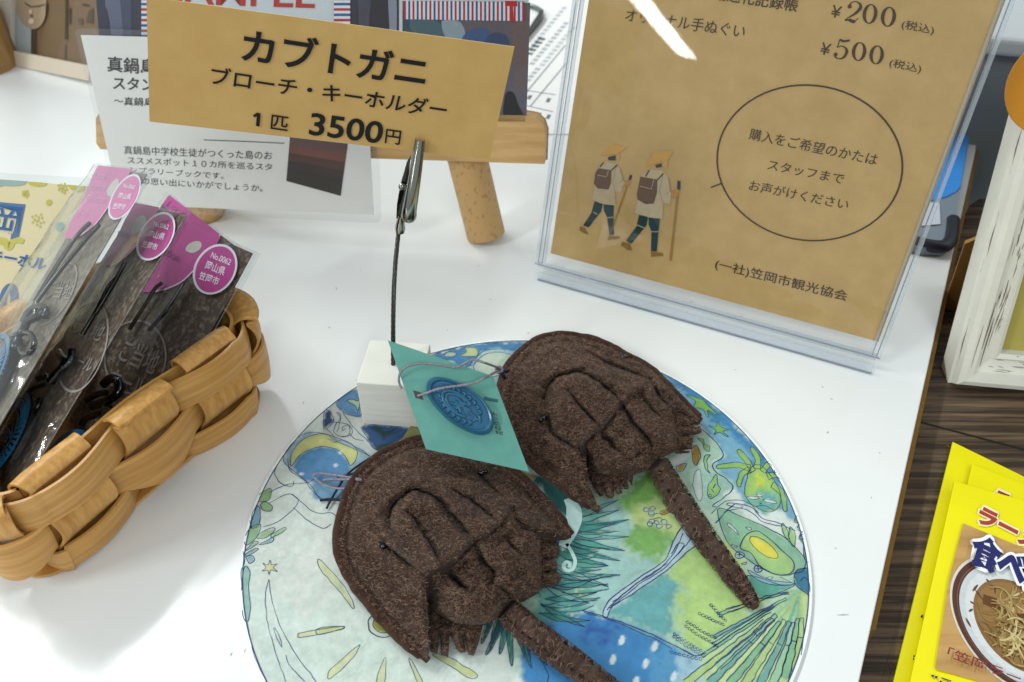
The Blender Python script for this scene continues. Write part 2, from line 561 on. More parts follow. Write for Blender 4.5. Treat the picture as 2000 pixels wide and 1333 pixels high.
# moon
pc_(Z6((305, 145), (400, 30), (520, 20), (700, 95), (770, 140), (860, 110), (800, 260), (640, 355), (510, 372), (450, 290), (360, 215)), '#9dbccb', 4, True)
pc_(Z6((365, 195), (400, 135), (470, 100), (540, 95), (600, 115), (640, 160), (650, 230), (560, 285), (470, 275), (400, 255)), '#5c95c6', 3)
pc_(Z6((450, 290), (640, 230), (700, 250), (640, 350), (510, 370)), '#7ba9cb', 4)
pc_(Z6((345, 190), (350, 130), (400, 60), (480, 25), (540, 25), (580, 60), (690, 105), (692, 150), (660, 190), (640, 150), (600, 110), (540, 92), (470, 95), (400, 130), (360, 175)), '#d6da8e', 2, True)
for c in ((583, 187), (400, 232), (610, 120)):
    pc_(Z6(*ell(c, (13, 0), (0, 9), 10)), '#e8eef0', 1)
il(Z6((330, 150), (345, 215), (420, 270), (480, 345), (560, 372), (640, 345), (700, 280)))
il(Z6((590, 60), (560, 20), (530, -10), (560, -40), (640, -30), (660, 10), (630, 40), (590, 30))); il(Z6((270, 195), (258, 230), (290, 280), (350, 300), (365, 270)))
il(Z6((230, 330), (320, 290), (420, 280), (470, 262))); il(Z6((235, 385), (330, 340), (385, 370), (350, 430), (270, 490), (200, 515)))
il(Z6((355, 340), (420, 400), (480, 440), (560, 440), (600, 470))); il(Z6((360, 410), (440, 480), (510, 520), (560, 500)))
# leaves at the left rim
for q, c in (([(170, 380), (180, 345), (225, 310), (245, 320), (230, 370)], '#9ec389'), ([(185, 395), (215, 380), (248, 405), (240, 430), (200, 425)], '#9ec389'),
             ([(140, 420), (165, 400), (185, 430), (180, 500), (140, 520), (130, 480)], '#86adc0'), ([(110, 560), (130, 520), (185, 500), (170, 560), (110, 610)], '#a3caa0'),
             ([(165, 570), (210, 530), (265, 520), (220, 570)], '#a8cd9d'), ([(250, 550), (310, 515), (318, 530), (250, 570)], '#a8cd9d'), ([(110, 640), (150, 590), (175, 600), (130, 630)], '#a9cca8'),
             ([(180, 610), (250, 570), (245, 592)], '#8db9bd'), ([(105, 660), (150, 630), (175, 632), (125, 660)], '#8db6c4'), ([(108, 670), (140, 665), (155, 690), (130, 705)], '#8fb9c8'),
             ([(85, 850), (105, 720), (132, 760), (120, 830), (132, 930), (117, 1012), (92, 980)], '#9cc3b8')):
    pc_(Z6(*q), c, 1.5, True)
il(Z6((165, 400), (140, 450), (135, 520))); il(Z6((95, 640), (100, 700), (85, 760), (90, 850)))
# falling star and sun rays
pc_(Z6(*[(235 + (46 if i % 2 == 0 else 20) * math.cos(i * math.pi / 6 - 1.5), 726 + (40 if i % 2 == 0 else 17) * math.sin(i * math.pi / 6 - 1.5)) for i in range(12)]), '#e3e3a4', 1, True, 0.003)
il(Z6((225, 795), (210, 900), (230, 1050), (270, 1190), (320, 1333)), 0.003); il(Z6((228, 795), (250, 920), (300, 1060), (380, 1200), (480, 1330)), 0.003)
il(Z6((255, 1045), (270, 1100), (298, 1150), (285, 1090), (260, 1042)), 0.003); il(Z6((320, 1190), (350, 1260), (420, 1330)), 0.003); il(Z6((95, 1010), (130, 1150), (200, 1333)), 0.003); il(Z6((115, 1020), (150, 1180), (220, 1340)), 0.003)
for q in ([(485, 700), (500, 690), (590, 780), (660, 880), (680, 930), (665, 935), (600, 850), (520, 760)], [(385, 1085), (400, 1070), (600, 1040), (632, 1042), (600, 1060), (400, 1097)],
          [(540, 1295), (560, 1260), (690, 1150), (710, 1145), (660, 1220), (560, 1310)], [(795, 1340), (820, 1250), (845, 1200), (850, 1250), (835, 1340)]):
    pc_(Z6(*q), '#dbe2b4', 1.5, True, 0.0028)
for q in ([(610, 1180), (700, 1205), (830, 1280), (838, 1305), (800, 1310), (720, 1260), (640, 1210)], [(483, 1215), (500, 1225), (560, 1340), (530, 1340)], [(0, 1050), (100, 1038), (145, 1045), (80, 1068), (0, 1082)]):
    pc_(Z5(*q), '#cfd99c', 1.5, True, 0.0028)
pc_(Z5(*ell((345, 1030), (78, 0), (0, 66), 24)), '#dbe5cf', 1, True, 0.006); pc_(Z5(*ell((355, 1022), (62, 0), (0, 52), 24)), '#a3a83a', 2, True)
# right half, land and water
pc_(Z7((-160, 420), (60, 250), (330, 60), (700, -60), (1000, 250), (1500, 700), (1500, 1000), (1300, 1400), (-100, 1400), (-300, 900)), '#b9d6bd', 8)
pc_(Z7((60, 280), (330, 240), (420, 420), (370, 560), (560, 600), (250, 905), (60, 900), (-150, 900), (-100, 500)), '#a5cfc9', 8)
pc_(Z7((330, 230), (420, 130), (520, 60), (620, 200), (620, 290), (560, 400), (430, 330)), '#7cb055', 8)
pc_(Z7((400, 330), (560, 230), (700, 340), (770, 420), (650, 480), (480, 400)), '#c6da8c', 8)
pc_(Z7((380, 470), (480, 385), (600, 430), (655, 510), (560, 592), (440, 560)), '#83b863', 7)
pc_(Z7((250, 905), (420, 780), (560, 690), (640, 640), (690, 780), (660, 1020), (580, 1060), (400, 980)), '#6bb0b4', 8)
pc_(Z7((560, 650), (830, 480), (1000, 520), (1130, 720), (1180, 900), (900, 1100), (820, 1170), (700, 1080), (690, 780), (640, 660)), '#b6d682', 10)
pc_(Z7((1000, 540), (1140, 740), (1170, 860), (1040, 760), (950, 600)), '#c9dd86', 8)
pc_(Z7((-200, 960), (60, 910), (240, 935), (480, 1020), (700, 1140), (780, 1180), (700, 1400), (340, 1400), (-200, 1400)), '#3c86c2', 4)
pc_(Z7((90, 960), (330, 1000), (300, 1090), (120, 1060)), '#2b5fae', 10)
pc_(Z7((560, 1090), (780, 1180), (730, 1340), (560, 1340)), '#5a9fcb', 12)
pc_(Z7((700, 1190), (850, 1180), (940, 1250), (980, 1400), (720, 1400)), '#a6cbdc', 8)
il(Z7((110, 900), (240, 938), (400, 990), (560, 1060), (700, 1130), (790, 1175), (860, 1160)), 0.006); il(Z7((120, 912), (300, 965), (500, 1050), (650, 1130)))
for c in ((355, 1080), (548, 1118), (298, 1198), (495, 1222), (665, 1298), (440, 1330)):
    q = [(c[0] + dx, c[1] + dy) for dx, dy in ((-14, 25), (-18, 0), (0, -32), (20, -20), (14, 12), (0, 30))]
    pc_(Z7(*q), '#e2edf0', 1)
q = [(240, 935), (250, 885), (320, 800), (480, 690), (610, 600), (650, 510), (700, 415), (740, 385), (815, 480), (745, 550), (620, 660), (450, 780), (300, 880), (262, 940)]
pc_(Z7(*q), '#bcd6e2', 2.5, True, 0.005)
for q in ([(262, 900), (400, 770), (560, 665), (660, 560), (720, 440)], [(280, 890), (430, 765), (600, 650), (700, 545), (770, 470)], [(650, 560), (690, 500), (725, 505), (690, 560)], [(300, 850), (470, 720), (620, 620)]):
    il(Z7(*q), 0.0045)
# fronds
pc_(Z7((-160, 300), (60, 240), (170, 330), (190, 420), (150, 560), (90, 700), (30, 830), (-60, 960), (-200, 960)), '#6fb5a6', 10)
pc_(Z4((215, 690), (330, 720), (520, 850), (420, 905), (300, 800)), '#2e6c6a', 4)  # dark teal fronds, with the shadow between the crabs put into the colour
for k in range(16):
    t = k / 15.0
    a = np.array((70 - 110 * t, 380 + 520 * t)) + np.array((random.uniform(-20, 20), random.uniform(-12, 12))); b = a + np.array((random.uniform(170, 300), random.uniform(-25, 45) - 60 * (t - 0.4)))
    d = b - a; nn = np.array([-d[1], d[0]]) / np.hypot(*d)
    pc_(Z7(*[tuple(x) for x in (a, a + d * 0.5 + nn * 16, b, a + d * 0.5 - nn * 14)]), random.choice(['#3f9184', '#2f8077', '#63b09c', '#a9d0a0', '#57a79a']), 2)
    il(Z7(*[tuple(x) for x in (a, a + d * 0.5 + nn * 16, b)]), 0.004)
for a, b in (((60, 410), (395, 355)), ((40, 445), (397, 460)), ((80, 470), (372, 545)), ((50, 520), (338, 602)), ((20, 560), (270, 632)), ((40, 690), (340, 688)), ((10, 650), (270, 758)),
             ((0, 750), (175, 722)), ((-20, 820), (200, 792)), ((-30, 860), (220, 825)), ((-60, 930), (160, 965)), ((-60, 900), (130, 1000)), ((60, 330), (335, 235)), ((100, 345), (338, 298)), ((-40, 780), (160, 860))):
    a, b = np.array(a, float), np.array(b, float); d = b - a; nn = np.array([-d[1], d[0]]) / np.hypot(*d)
    a = a - d * 0.4
    q = [a, a + d * 0.5 + nn * 30, a + d * 0.95 + nn * 20, b, a + d * 0.95 - nn * 8, a + d * 0.5 - nn * 22]
    pc_(Z7(*[tuple(x) for x in q]), random.choice(['#4b9c8f', '#3f8f80', '#5aaa98', '#7fbfae', '#49a08a']), 2)
    il(Z7(*[tuple(x) for x in (a, a + d * 0.5 + nn * 30, a + d * 0.95 + nn * 20, b)]), 0.0045); il(Z7(*[tuple(x) for x in (a, a + d * 0.5 - nn * 6, b)]), 0.0035)
    q = [a + d * 0.8 - nn * 20, a + d * 1.15 - nn * 34, a + d * 0.9 - nn * 30]
    pc_(Z7(*[tuple(x) for x in q]), '#cfdf96', 1.5)
pc_(Z7(*[(x - 1100 * 0, y) for x, y in ((25, 230), (60, 250), (85, 330), (75, 420), (20, 520), (-10, 540), (10, 470), (45, 400), (50, 310))]), '#d5e6e4', 1)
il(Z7((20, 500), (55, 560), (75, 610), (60, 655), (20, 665), (0, 640), (15, 615), (40, 620), (40, 645), (20, 645)), 0.001)
# frond tips below the left creature
for a, b in (((900, 1040), (865, 1130)), ((960, 1050), (890, 1190)), ((990, 1055), (965, 1185)), ((1010, 1060), (1030, 1250)), ((1060, 1075), (1130, 1262)), ((1090, 1090), (1120, 1230)), ((950, 1040), (915, 1130)), ((1180, 1160), (1250, 1250)), ((1150, 1150), (1210, 1240))):
    a, b = np.array(a, float), np.array(b, float); d = b - a; nn = np.array([-d[1], d[0]]) / np.hypot(*d)
    pc_(Z5(*[tuple(x) for x in (a - nn * 16 - d * 0.3, a + d * 0.6 - nn * 12, b, a + d * 0.6 + nn * 12, a + nn * 16 - d * 0.3)]), random.choice(['#2e7268', '#3d8a7a', '#245c66']), 1.5, True)
il(Z5((1150, 1150), (1175, 1210), (1220, 1290), (1210, 1333)))
# small tree by the tail
for c in ((500, 298), (535, 290), (530, 320), (530, 365), (560, 372), (575, 395), (605, 370), (630, 395), (520, 380)):
    pc_(Z7(*ell(c, (15, 6), (-7, 12), 10)), '#c4d7c8', 1, True, 0.003)
pc_(Z7((585, 310), (640, 290), (640, 310), (600, 330)), '#c08a2a', 1, True); pc_(Z7((600, 250), (640, 250), (690, 320), (640, 310)), '#8a6a1e', 1, True)
il(Z7((520, 325), (570, 320), (600, 325)), 0.003); il(Z7((540, 350), (580, 345), (600, 360)), 0.003)
# sea with octopus, fish and starfish
pc_(Z8((100, 0), (300, 105), (450, 225), (600, 365), (740, 515), (880, 695), (960, 850), (1000, 960), (900, 905), (770, 830), (640, 800), (580, 740), (470, 620), (520, 540), (480, 470), (400, 380), (300, 250), (150, 150)), '#7db4d0', 4)
pc_(Z8((150, 30), (300, 108), (450, 228), (600, 368), (740, 515), (860, 680), (830, 690), (700, 540), (560, 400), (420, 280), (280, 170)), '#3f8dc4', 7)
pc_(Z8((640, 460), (780, 560), (760, 640), (720, 610)), '#3f86c0', 7)
pc_(Z8((320, 400), (400, 395), (500, 500), (520, 545), (460, 600), (560, 700), (575, 740), (470, 840), (380, 890), (270, 690), (180, 640), (240, 540)), '#b4d6c2', 4)
pc_(Z8((400, 650), (540, 700), (560, 750), (460, 830), (400, 800)), '#a5cfc0', 8)
il(Z8((290, 280), (340, 340), (420, 410), (480, 470), (515, 545), (455, 595), (470, 640), (540, 690), (578, 740), (520, 800), (450, 850), (470, 860)), 0.006)
pc_(Z8((325, 560), (325, 500), (350, 478), (375, 530), (350, 602)), '#b58f2a', 1.5, True); pc_(Z8((230, 610), (285, 590), (270, 630), (240, 640)), '#c29a30', 1.5, True)
pc_(Z8((190, 590), (215, 540), (260, 512), (325, 500), (300, 555), (235, 600)), '#e4e8e6', 1)
pc_(Z8((330, 700), (345, 640), (370, 628), (382, 700), (385, 800), (365, 820), (335, 760)), '#d3e2dc', 1, True, 0.003)
for q in ([(420, 780), (425, 720), (445, 700), (470, 655), (482, 720), (498, 750), (470, 790), (440, 812)], [(355, 435), (390, 440), (400, 470), (430, 480), (425, 515), (400, 500), (385, 460)], [(400, 545), (438, 540), (415, 570), (420, 620), (430, 650), (400, 610)]):
    pc_(Z8(*q), '#9ccb7a', 1, True)
il(Z8(*ell((436, 790), (10, 0), (0, 9), 8)), 0.003); il(Z8((450, 745), (470, 720)), 0.005); il(Z8((440, 750), (455, 770)), 0.005)
def limb(z, q, w, c):
    q = np.array(q, float); q = smooth(q, 5)
    T = np.gradient(q, axis=0); T /= np.hypot(*T.T)[:, None]; N = np.stack([-T[:, 1], T[:, 0]], -1)
    ww = np.interp(np.linspace(0, 1, len(q)), [0, 0.85, 1], [w, w * 0.8, w * 0.45])[:, None] / 2
    o = np.vstack([q + N * ww, (q - N * ww)[::-1]])
    pc_(z(*[tuple(x) for x in o]), c, 1.2, True)
for q in ([(700, 640), (660, 570), (605, 505)], [(725, 620), (730, 560), (690, 492)], [(680, 620), (600, 600), (480, 612)], [(680, 630), (630, 660), (610, 735)], [(760, 640), (790, 600), (835, 590)], [(790, 670), (830, 660), (880, 672)], [(820, 720), (880, 780), (905, 885)]):
    limb(Z8, q, 38, '#9ccb66')
pc_(Z8((650, 740), (680, 630), (740, 600), (820, 680), (870, 780), (860, 860), (790, 890), (700, 850), (650, 790)), '#a5cf6c', 2.5, True)
pc_(Z8((655, 800), (760, 780), (868, 810), (850, 870), (790, 890), (700, 850)), '#6db3ae', 8)
pc_(Z8((722, 665), (745, 650), (755, 720), (730, 738)), '#e8e54a', 4)
for c, a in (((700, 803), (36, 4)), ((805, 825), (42, 8)), ((740, 787), (20, 2))):
    pc_(Z8(*ell(c, a, (0, 9), 12)), '#e0ecdf', 1, True, 0.003)
il(Z8((720, 860), (770, 850), (830, 880))); il(Z8((745, 835), (755, 838)), 0.008)
pc_(Z8((330, 240), (345, 205), (290, 170), (300, 165), (370, 190), (390, 195), (420, 230), (475, 278), (465, 285), (420, 260), (428, 300), (415, 300), (395, 262), (360, 245)), '#88c35d', 1.2, True)
pc_(Z8((470, 365), (485, 330), (505, 365), (550, 378), (515, 392), (545, 420), (530, 420), (495, 398), (460, 412), (470, 388), (425, 355)), '#83c057', 1.2, True)
for c in ((205, 108), (248, 130), (262, 120)):
    il(Z8(*ell(c, (18, 0), (0, 13), 12)), 0.003)
# leaf car
q = [(490, 865), (640, 925), (780, 985), (900, 1055), (1020, 1175), (1015, 1250), (960, 1270), (880, 1285), (760, 1245), (620, 1150), (550, 1090), (500, 970)]
pc_(Z8(*q), '#8fc0a0', 3, True, 0.005)
q = [(620, 1110), (650, 1040), (720, 1010), (800, 1055), (880, 1130), (950, 1200), (945, 1262), (870, 1282), (760, 1240), (690, 1150)]
pc_(Z8(*q), '#a9d086', 3, True, 0.006)
pc_(Z8(*ell((768, 1112), (82, 62), (-22, 30), 20)), '#f0e552', 2.5, True)
for q in ([(540, 960), (570, 970), (610, 1030), (580, 1010)], [(655, 985), (690, 990), (680, 1005)], [(560, 1095), (605, 1100), (590, 1108)], [(630, 1215), (660, 1203), (650, 1220)], [(780, 1300), (820, 1290), (810, 1305)]):
    pc_(Z8(*q), '#e3efe3', 1, True, 0.003)
for c in ((617, 1158), (730, 1243)):
    pc_(Z8(*ell(c, (26, 0), (0, 21), 14)), '#b9d5dc', 1, True, 0.005); il(Z8((c[0] - 18, c[1]), (c[0] + 18, c[1])), 0.004); il(Z8((c[0], c[1] - 14), (c[0], c[1] + 14)), 0.004)
pc_(Z8((1020, 1180), (1010, 1090), (985, 1050), (1010, 1030), (1040, 1090), (1055, 1200)), '#3f8a8f', 2, True)
for q in ([(880, 1000), (885, 960), (915, 1010), (925, 1060), (900, 1050)], [(925, 1040), (930, 980), (965, 1040), (960, 1100), (940, 1095)]):
    pc_(Z8(*q), '#a3cf87', 1, True)
for q in ([(955, 950), (975, 915), (1000, 940), (980, 960)], [(975, 990), (1000, 965), (1025, 1000), (1000, 1010)], [(985, 1050), (1000, 1015), (1030, 1040), (1010, 1060)]):
    pc_(Z8(*q), '#6fae86', 1, True)
il(Z8((470, 960), (540, 880), (600, 840), (700, 870), (760, 930), (860, 960), (960, 1010)), 0.005); il(Z8((520, 890), (620, 870), (700, 900), (760, 950), (880, 980)), 0.004); il(Z8((440, 900), (520, 830), (620, 820), (680, 840), (740, 900)), 0.004)
pc_(Z8((535, 845), (560, 838), (625, 850), (630, 865), (560, 855)), '#d9e8e8', 1, True)
# knot and canes at the right rim
pc_(Z7((850, 1180), (1100, 1060), (1380, 800), (1490, 760), (1480, 1000), (1390, 1290), (1300, 1400), (900, 1400)), '#cbe09c', 6)
for i, e in enumerate(((930, 930), (980, 905), (900, 1065), (895, 1115), (830, 1180), (735, 1340), (880, 1340), (930, 1240), (1000, 1345), (1090, 1345), (1180, 1345), (1260, 1345), (1330, 1310), (1395, 1270))):
    a = np.array((1425.0, 775 + (i % 3) * 10)); b = np.array(e, float); mid = (a + b) / 2 + np.array((20, -22 + i * 1.5))
    q = smooth(np.array([b, mid, a]), 6); T = np.gradient(q, axis=0); T /= np.hypot(*T.T)[:, None]; N = np.stack([-T[:, 1], T[:, 0]], -1)
    w = np.linspace(10 if i < 5 else 26, 5, len(q))[:, None]
    pc_(Z7(*[tuple(x) for x in np.vstack([q + N * w, (q - N * w)[::-1]])]), ['#8fc79a', '#b9d98e', '#7db8a8', '#a9d6b0'][i % 4], 1.5)
    m_ = -4 if i > 2 else -2
    il(Z7(*[tuple(x) for x in (q + N * w)[:m_]]), 0.0042); il(Z7(*[tuple(x) for x in (q - N * w)[:m_]]), 0.0042)
    if i > 5:
        for k in (5, 8): il(Z7(tuple(q[k] + N[k] * w[k]), tuple(q[k] - N[k] * w[k])), 0.004)
pc_(Z7((1110, 690), (1300, 745), (1390, 750), (1300, 790), (1180, 830)), '#5fae98', 3, True); pc_(Z7((1110, 660), (1250, 720), (1380, 735), (1360, 750), (1200, 735)), '#9cc7d2', 3, True)
pc_(Z7((1385, 705), (1400, 670), (1430, 652), (1500, 665), (1500, 815), (1450, 790), (1400, 750)), '#3b7f9c', 2, True, 0.006)
il(Z7((1420, 720), (1450, 700), (1480, 740), (1485, 790)), 0.004)
for base, n, dx, dy in (((890, 870), 7, 14, 17), ((820, 920), 8, 20, 12), ((745, 970), 9, 21, 15), ((735, 995), 10, 21, 16), ((670, 1045), 9, 20, 15), ((665, 1060), 9, 22, 17), ((650, 1150), 8, 25, 9)):
    for k in range(n):
        il(Z7(*ell((base[0] + dx * k, base[1] + dy * k - 0.35 * k * k), (9, 3), (-2, 7), 8)), 0.003)
il(Z7((1300, 700), (1400, 745))); il(Z8((800, 590), (830, 620), (835, 655))); il(Z8((820, 640), (870, 690)))
th0 = np.linspace(0, 2 * math.pi, 200)

def disc_xy(q): return onz(q, DZ)[:, :2]
mat_obj = thing('round_mat', (DC[0], DC[1], 0), 'round paper mat printed with a blue and green watercolour picture, under the two felt crabs', 'place mat')
step = 0.0065
ax = np.arange(-1.0, 1.0 + step, step)
GX, GY = np.meshgrid(ax, ax)
gq = np.stack([GX.ravel(), GY.ravel()], -1)
rr = np.hypot(*gq.T)
keep = rr < 1.0 - step * 0.3
ids = -np.ones(len(gq), int); ids[keep] = np.arange(keep.sum())
pts = gq[keep] + DC
colr = np.tile(lin('#dbe6e0'), (len(pts), 1))
warp = np.stack([vnoise(pts, 0.03, 1) + 0.6 * vnoise(pts, 0.011, 2), vnoise(pts, 0.03, 3) + 0.6 * vnoise(pts, 0.011, 4)], -1)
for q, c, s in paints:
    P = disc_xy(q)
    P = smooth(P, 4, True) if len(P) > 4 else P
    sd = s * (1.7 if s > 3.5 else 1.0) / 560.0
    lo, hi = P.min(0) - 3 * sd, P.max(0) + 3 * sd
    k = np.where(((pts > lo) & (pts < hi)).all(1))[0]
    if not len(k): continue
    p = pts[k] + warp[k] * sd * 0.9
    d = dist_line(p, P, True)
    d = np.where(inside(p, P), d, -d)
    a = np.clip(0.5 + d / (2 * sd), 0, 1); a = a * a * (3 - 2 * a)
    edge = 1 - 0.10 * np.exp(-((d - sd * 0.8) / (0.012)) ** 2)          # pigment gathers at the rim of a wash
    cl_ = lin(c); cl_ = cl_ * 0.94 + 0.06 * np.array([0.42, 0.56, 0.55]) * (cl_.mean() / 0.51 * 0.5 + 0.5)
    cc = cl_[None] * edge[:, None] * (1 + 0.06 * vnoise(pts[k], 0.09, 5) + 0.04 * vnoise(pts[k], 0.025, 6))[:, None]
    colr[k] = colr[k] * (1 - a[:, None]) + cc * a[:, None]
mb = MB()
nx = len(ax)
I = ids.reshape(nx, nx)
qd = np.stack([I[:-1, :-1], I[:-1, 1:], I[1:, 1:], I[1:, :-1]], -1).reshape(-1, 4)
qd = qd[(qd >= 0).all(1)]
mb.add(np.column_stack([pts, np.full(len(pts), DZ)]), qd.tolist(), M_paint, True, np.clip(colr * ALBK, 0, 1))
# plain rim of the card closes the ragged grid edge
th = np.linspace(0, 2 * math.pi, 360, endpoint=False)
ring = lambda r, z: np.column_stack([DC[0] + r * np.cos(th), DC[1] + r * np.sin(th), np.full(len(th), z)])
def band(mb, A, B, m, col=None):
    n = len(A)
    mb.add(np.vstack([A, B]), [(i, (i + 1) % n, n + (i + 1) % n, n + i) for i in range(n)], m, False, col)
band(mb, ring(1.0, DZ + 0.0006), ring(0.988, DZ + 0.0006), M_paint, lin('#dfe7e4'))
band(mb, ring(1.0, 0.001), ring(1.0, DZ + 0.0006), M_paint, lin('#dfe7e4'))
band(mb, ring(0.9905, DZ + 0.0010), ring(0.9865, DZ + 0.0010), M_pen)
mb.poly(ring(1.0, 0.001)[::-1], M_paint, lin('#dfe7e4'))
for q, w, cl in inks:
    P = disc_xy(q)
    if cl: P = smooth(P, 4, True)
    elif len(P) > 2: P = smooth(P, 6)
    else: P = np.linspace(P[0], P[-1], 5)
    P = P + np.stack([vnoise(P, 0.02, 8), vnoise(P, 0.02, 9)], -1) * 0.0025
    ww = 0.58 * w * (1 + 0.45 * vnoise(P, 0.03, 10))
    keepk = np.hypot(*(P - DC).T) < 0.996
    if keepk.sum() < 3: continue
    if not keepk.all():
        runs = np.split(np.arange(len(P)), np.where(np.diff(keepk.astype(int)) != 0)[0] + 1)
        for rn in runs:
            if len(rn) > 2 and keepk[rn[0]]:
                mb.ribbon(np.column_stack([P[rn], np.full(len(rn), DZ + 0.0012)]), ww[rn], (0, 0, 1), M_pen)
        continue
    if cl: ww = np.append(ww, ww[0])
    mb.ribbon(np.column_stack([P, np.full(len(P), DZ + 0.0012)]), ww, (0, 0, 1), M_pen, cl)
# pale printed curl
for q, w in ((Z7((25, 230), (62, 290), (62, 360), (30, 450), (-5, 520)), [.03, .055, .06, .05, .03]), (Z7((20, 500), (55, 560), (72, 610), (55, 655), (18, 660), (2, 635), (18, 612), (40, 622), (36, 645)), [.012, .014, .012])):
    P = smooth(disc_xy(q), 8)
    mb.ribbon(np.column_stack([P, np.full(len(P), DZ + 0.0016)]), np.interp(np.linspace(0, 1, len(P)), np.linspace(0, 1, len(w)), w), (0, 0, 1), M_paint, col=lin('#b9d8d4'))
mb.build('painted_sheet', mat_obj, attr=WASH)

# ------------------------------------------------------------------ felt horseshoe crabs
M_felt = mat('brown_felt', '#302520', 0.95, 0.05, base2='#54433a', scale=(11, 11, 11), bump=0.006, bscale=(55, 55, 55), detail=8, sheen=0.12, sharp=(0.32, 0.7))
M_feltd = mat('dark_brown_felt', '#2a1c16', 0.95, 0.08, base2='#463027', scale=(30, 30, 30), bump=0.006, bscale=(60, 60, 60), detail=8, sheen=0.1)
M_fuzz = mat('felt_fibre', '#67503f', 0.9, 0.1, base2='#957c6d', scale=(40, 40, 40))
M_fuzzd = mat('felt_fibre_dark', '#3f2e26', 0.9, 0.1, base2='#5c463a', scale=(40, 40, 40))
M_bead = mat('black_bead', '#08080a', 0.08, 0.6)
M_gold = mat('gold_thread', '#9a7a2f', 0.4, 0.5)
MET = np.array([1 / 560.0, 1 / 400.0])          # px -> dm on the mat, roughly
def px_metric(q): return np.asarray(q, float) * MET

def shell(mb, outline, hfun, matl, fuzz, fuzzn, step=2.2, z_skirt=None, seed=0):
    """surface seen over a photo outline, heights from hfun(px); real 3-D points on the rays at those heights"""
    O = np.asarray(outline, float)
    lo, hi = O.min(0) - step, O.max(0) + step
    xs = np.arange(lo[0], hi[0] + step, step); ys = np.arange(lo[1], hi[1] + step, step)
    X, Y = np.meshgrid(xs, ys)
    q = np.stack([X.ravel(), Y.ravel()], -1)
    ins = inside(q, O).reshape(X.shape)
    cell = ins[:-1, :-1] | ins[:-1, 1:] | ins[1:, :-1] | ins[1:, 1:]
    need = np.zeros_like(ins)
    need[:-1, :-1] |= cell; need[:-1, 1:] |= cell; need[1:, :-1] |= cell; need[1:, 1:] |= cell
    need = need.ravel(); insf = ins.ravel()
    out = need & ~insf
    _, npnt = dist_line(q[out], O, True, near=True)
    q[out] = npnt
    ids = -np.ones(len(q), int); ids[need] = np.arange(need.sum())
    z = hfun(q[need])
    P = onz(q[need], z)
    I = ids.reshape(X.shape)
    F = np.stack([I[1:, :-1], I[1:, 1:], I[:-1, 1:], I[:-1, :-1]], -1)[cell]
    mb.add(P, F.tolist(), matl, True)
    if z_skirt is not None:
        R = O
        zt_ = hfun(R)
        A = onz(R, zt_); B = A.copy(); B[:, 2] = z_skirt
        band(mb, A, B, matl)
    if fuzzn:
        r = np.random.default_rng(seed)
        c = r.uniform(lo, hi, (fuzzn * 4, 2))
        c = c[inside(c, O)]
        c = c[r.uniform(0, 1, len(c)) < 0.78 + 0.45 * vnoise(c, 22, seed + 4)][:fuzzn]
        ang = r.uniform(0, 2 * math.pi, len(c)); bend = r.uniform(-3.4, 3.4, len(c)); ln = r.uniform(3.0, 8.5, len(c))
        V, F2, k = [], [], 0
        segs = 6
        cur = c.copy(); pts_ = [cur.copy()]
        for s_ in range(segs):
            a = ang + bend * (s_ / segs)
            cur = cur + np.stack([np.cos(a), 0.72 * np.sin(a)], -1) * (ln / segs * 1.6)[:, None]
            pts_.append(cur.copy())
        W = []
        for j, p in enumerate(pts_):
            lift = 0.003 + 0.010 * math.sin(math.pi * j / segs) * r.uniform(0.3, 1, len(p))
            okp = p
            zz = hfun(okp)
            W.append(onz(okp, zz + lift))
        W = np.array(W)                                   # segs+1, n, 3
        n = len(c)
        T = np.gradient(W, axis=0)
        view = nrm(np.array([0, -0.5, 0.85]))
        B = np.cross(T, view); B /= np.linalg.norm(B, axis=2)[..., None] + 1e-9
        wd = (r.uniform(0.0006, 0.0014, n) * 1.0)[None, :, None]
        Lp = (W - B * wd / 2); Rp = (W + B * wd / 2)
        V = np.concatenate([Lp, Rp], 0).transpose(1, 0, 2)       # n, 2*(segs+1), 3
        nseg = segs + 1
        F2 = []
        for i in range(segs):
            F2.append([i, i + 1, nseg + i + 1, nseg + i])
        F2 = np.array(F2)
        allF = (np.arange(n)[:, None, None] * (2 * nseg) + F2[None]).reshape(-1, 4)
        light = r.uniform(0, 1, n) < 0.5
        for sel, mm in ((light, fuzz), (~light, M_fuzzd)):
            idx = np.where(sel)[0]
            VV = V[idx].reshape(-1, 3)
            FF = (np.arange(len(idx))[:, None, None] * (2 * nseg) + F2[None]).reshape(-1, 4)
            mb.add(VV, FF.tolist(), mm, False)

def _seg(n, P):
    out = np.zeros(len(n), int)
    for k in range(0, len(n), 4000):
        out[k:k + 4000] = np.argmin(((n[k:k + 4000, None] - P[None, :-1]) ** 2).sum(-1), 1)
    return out

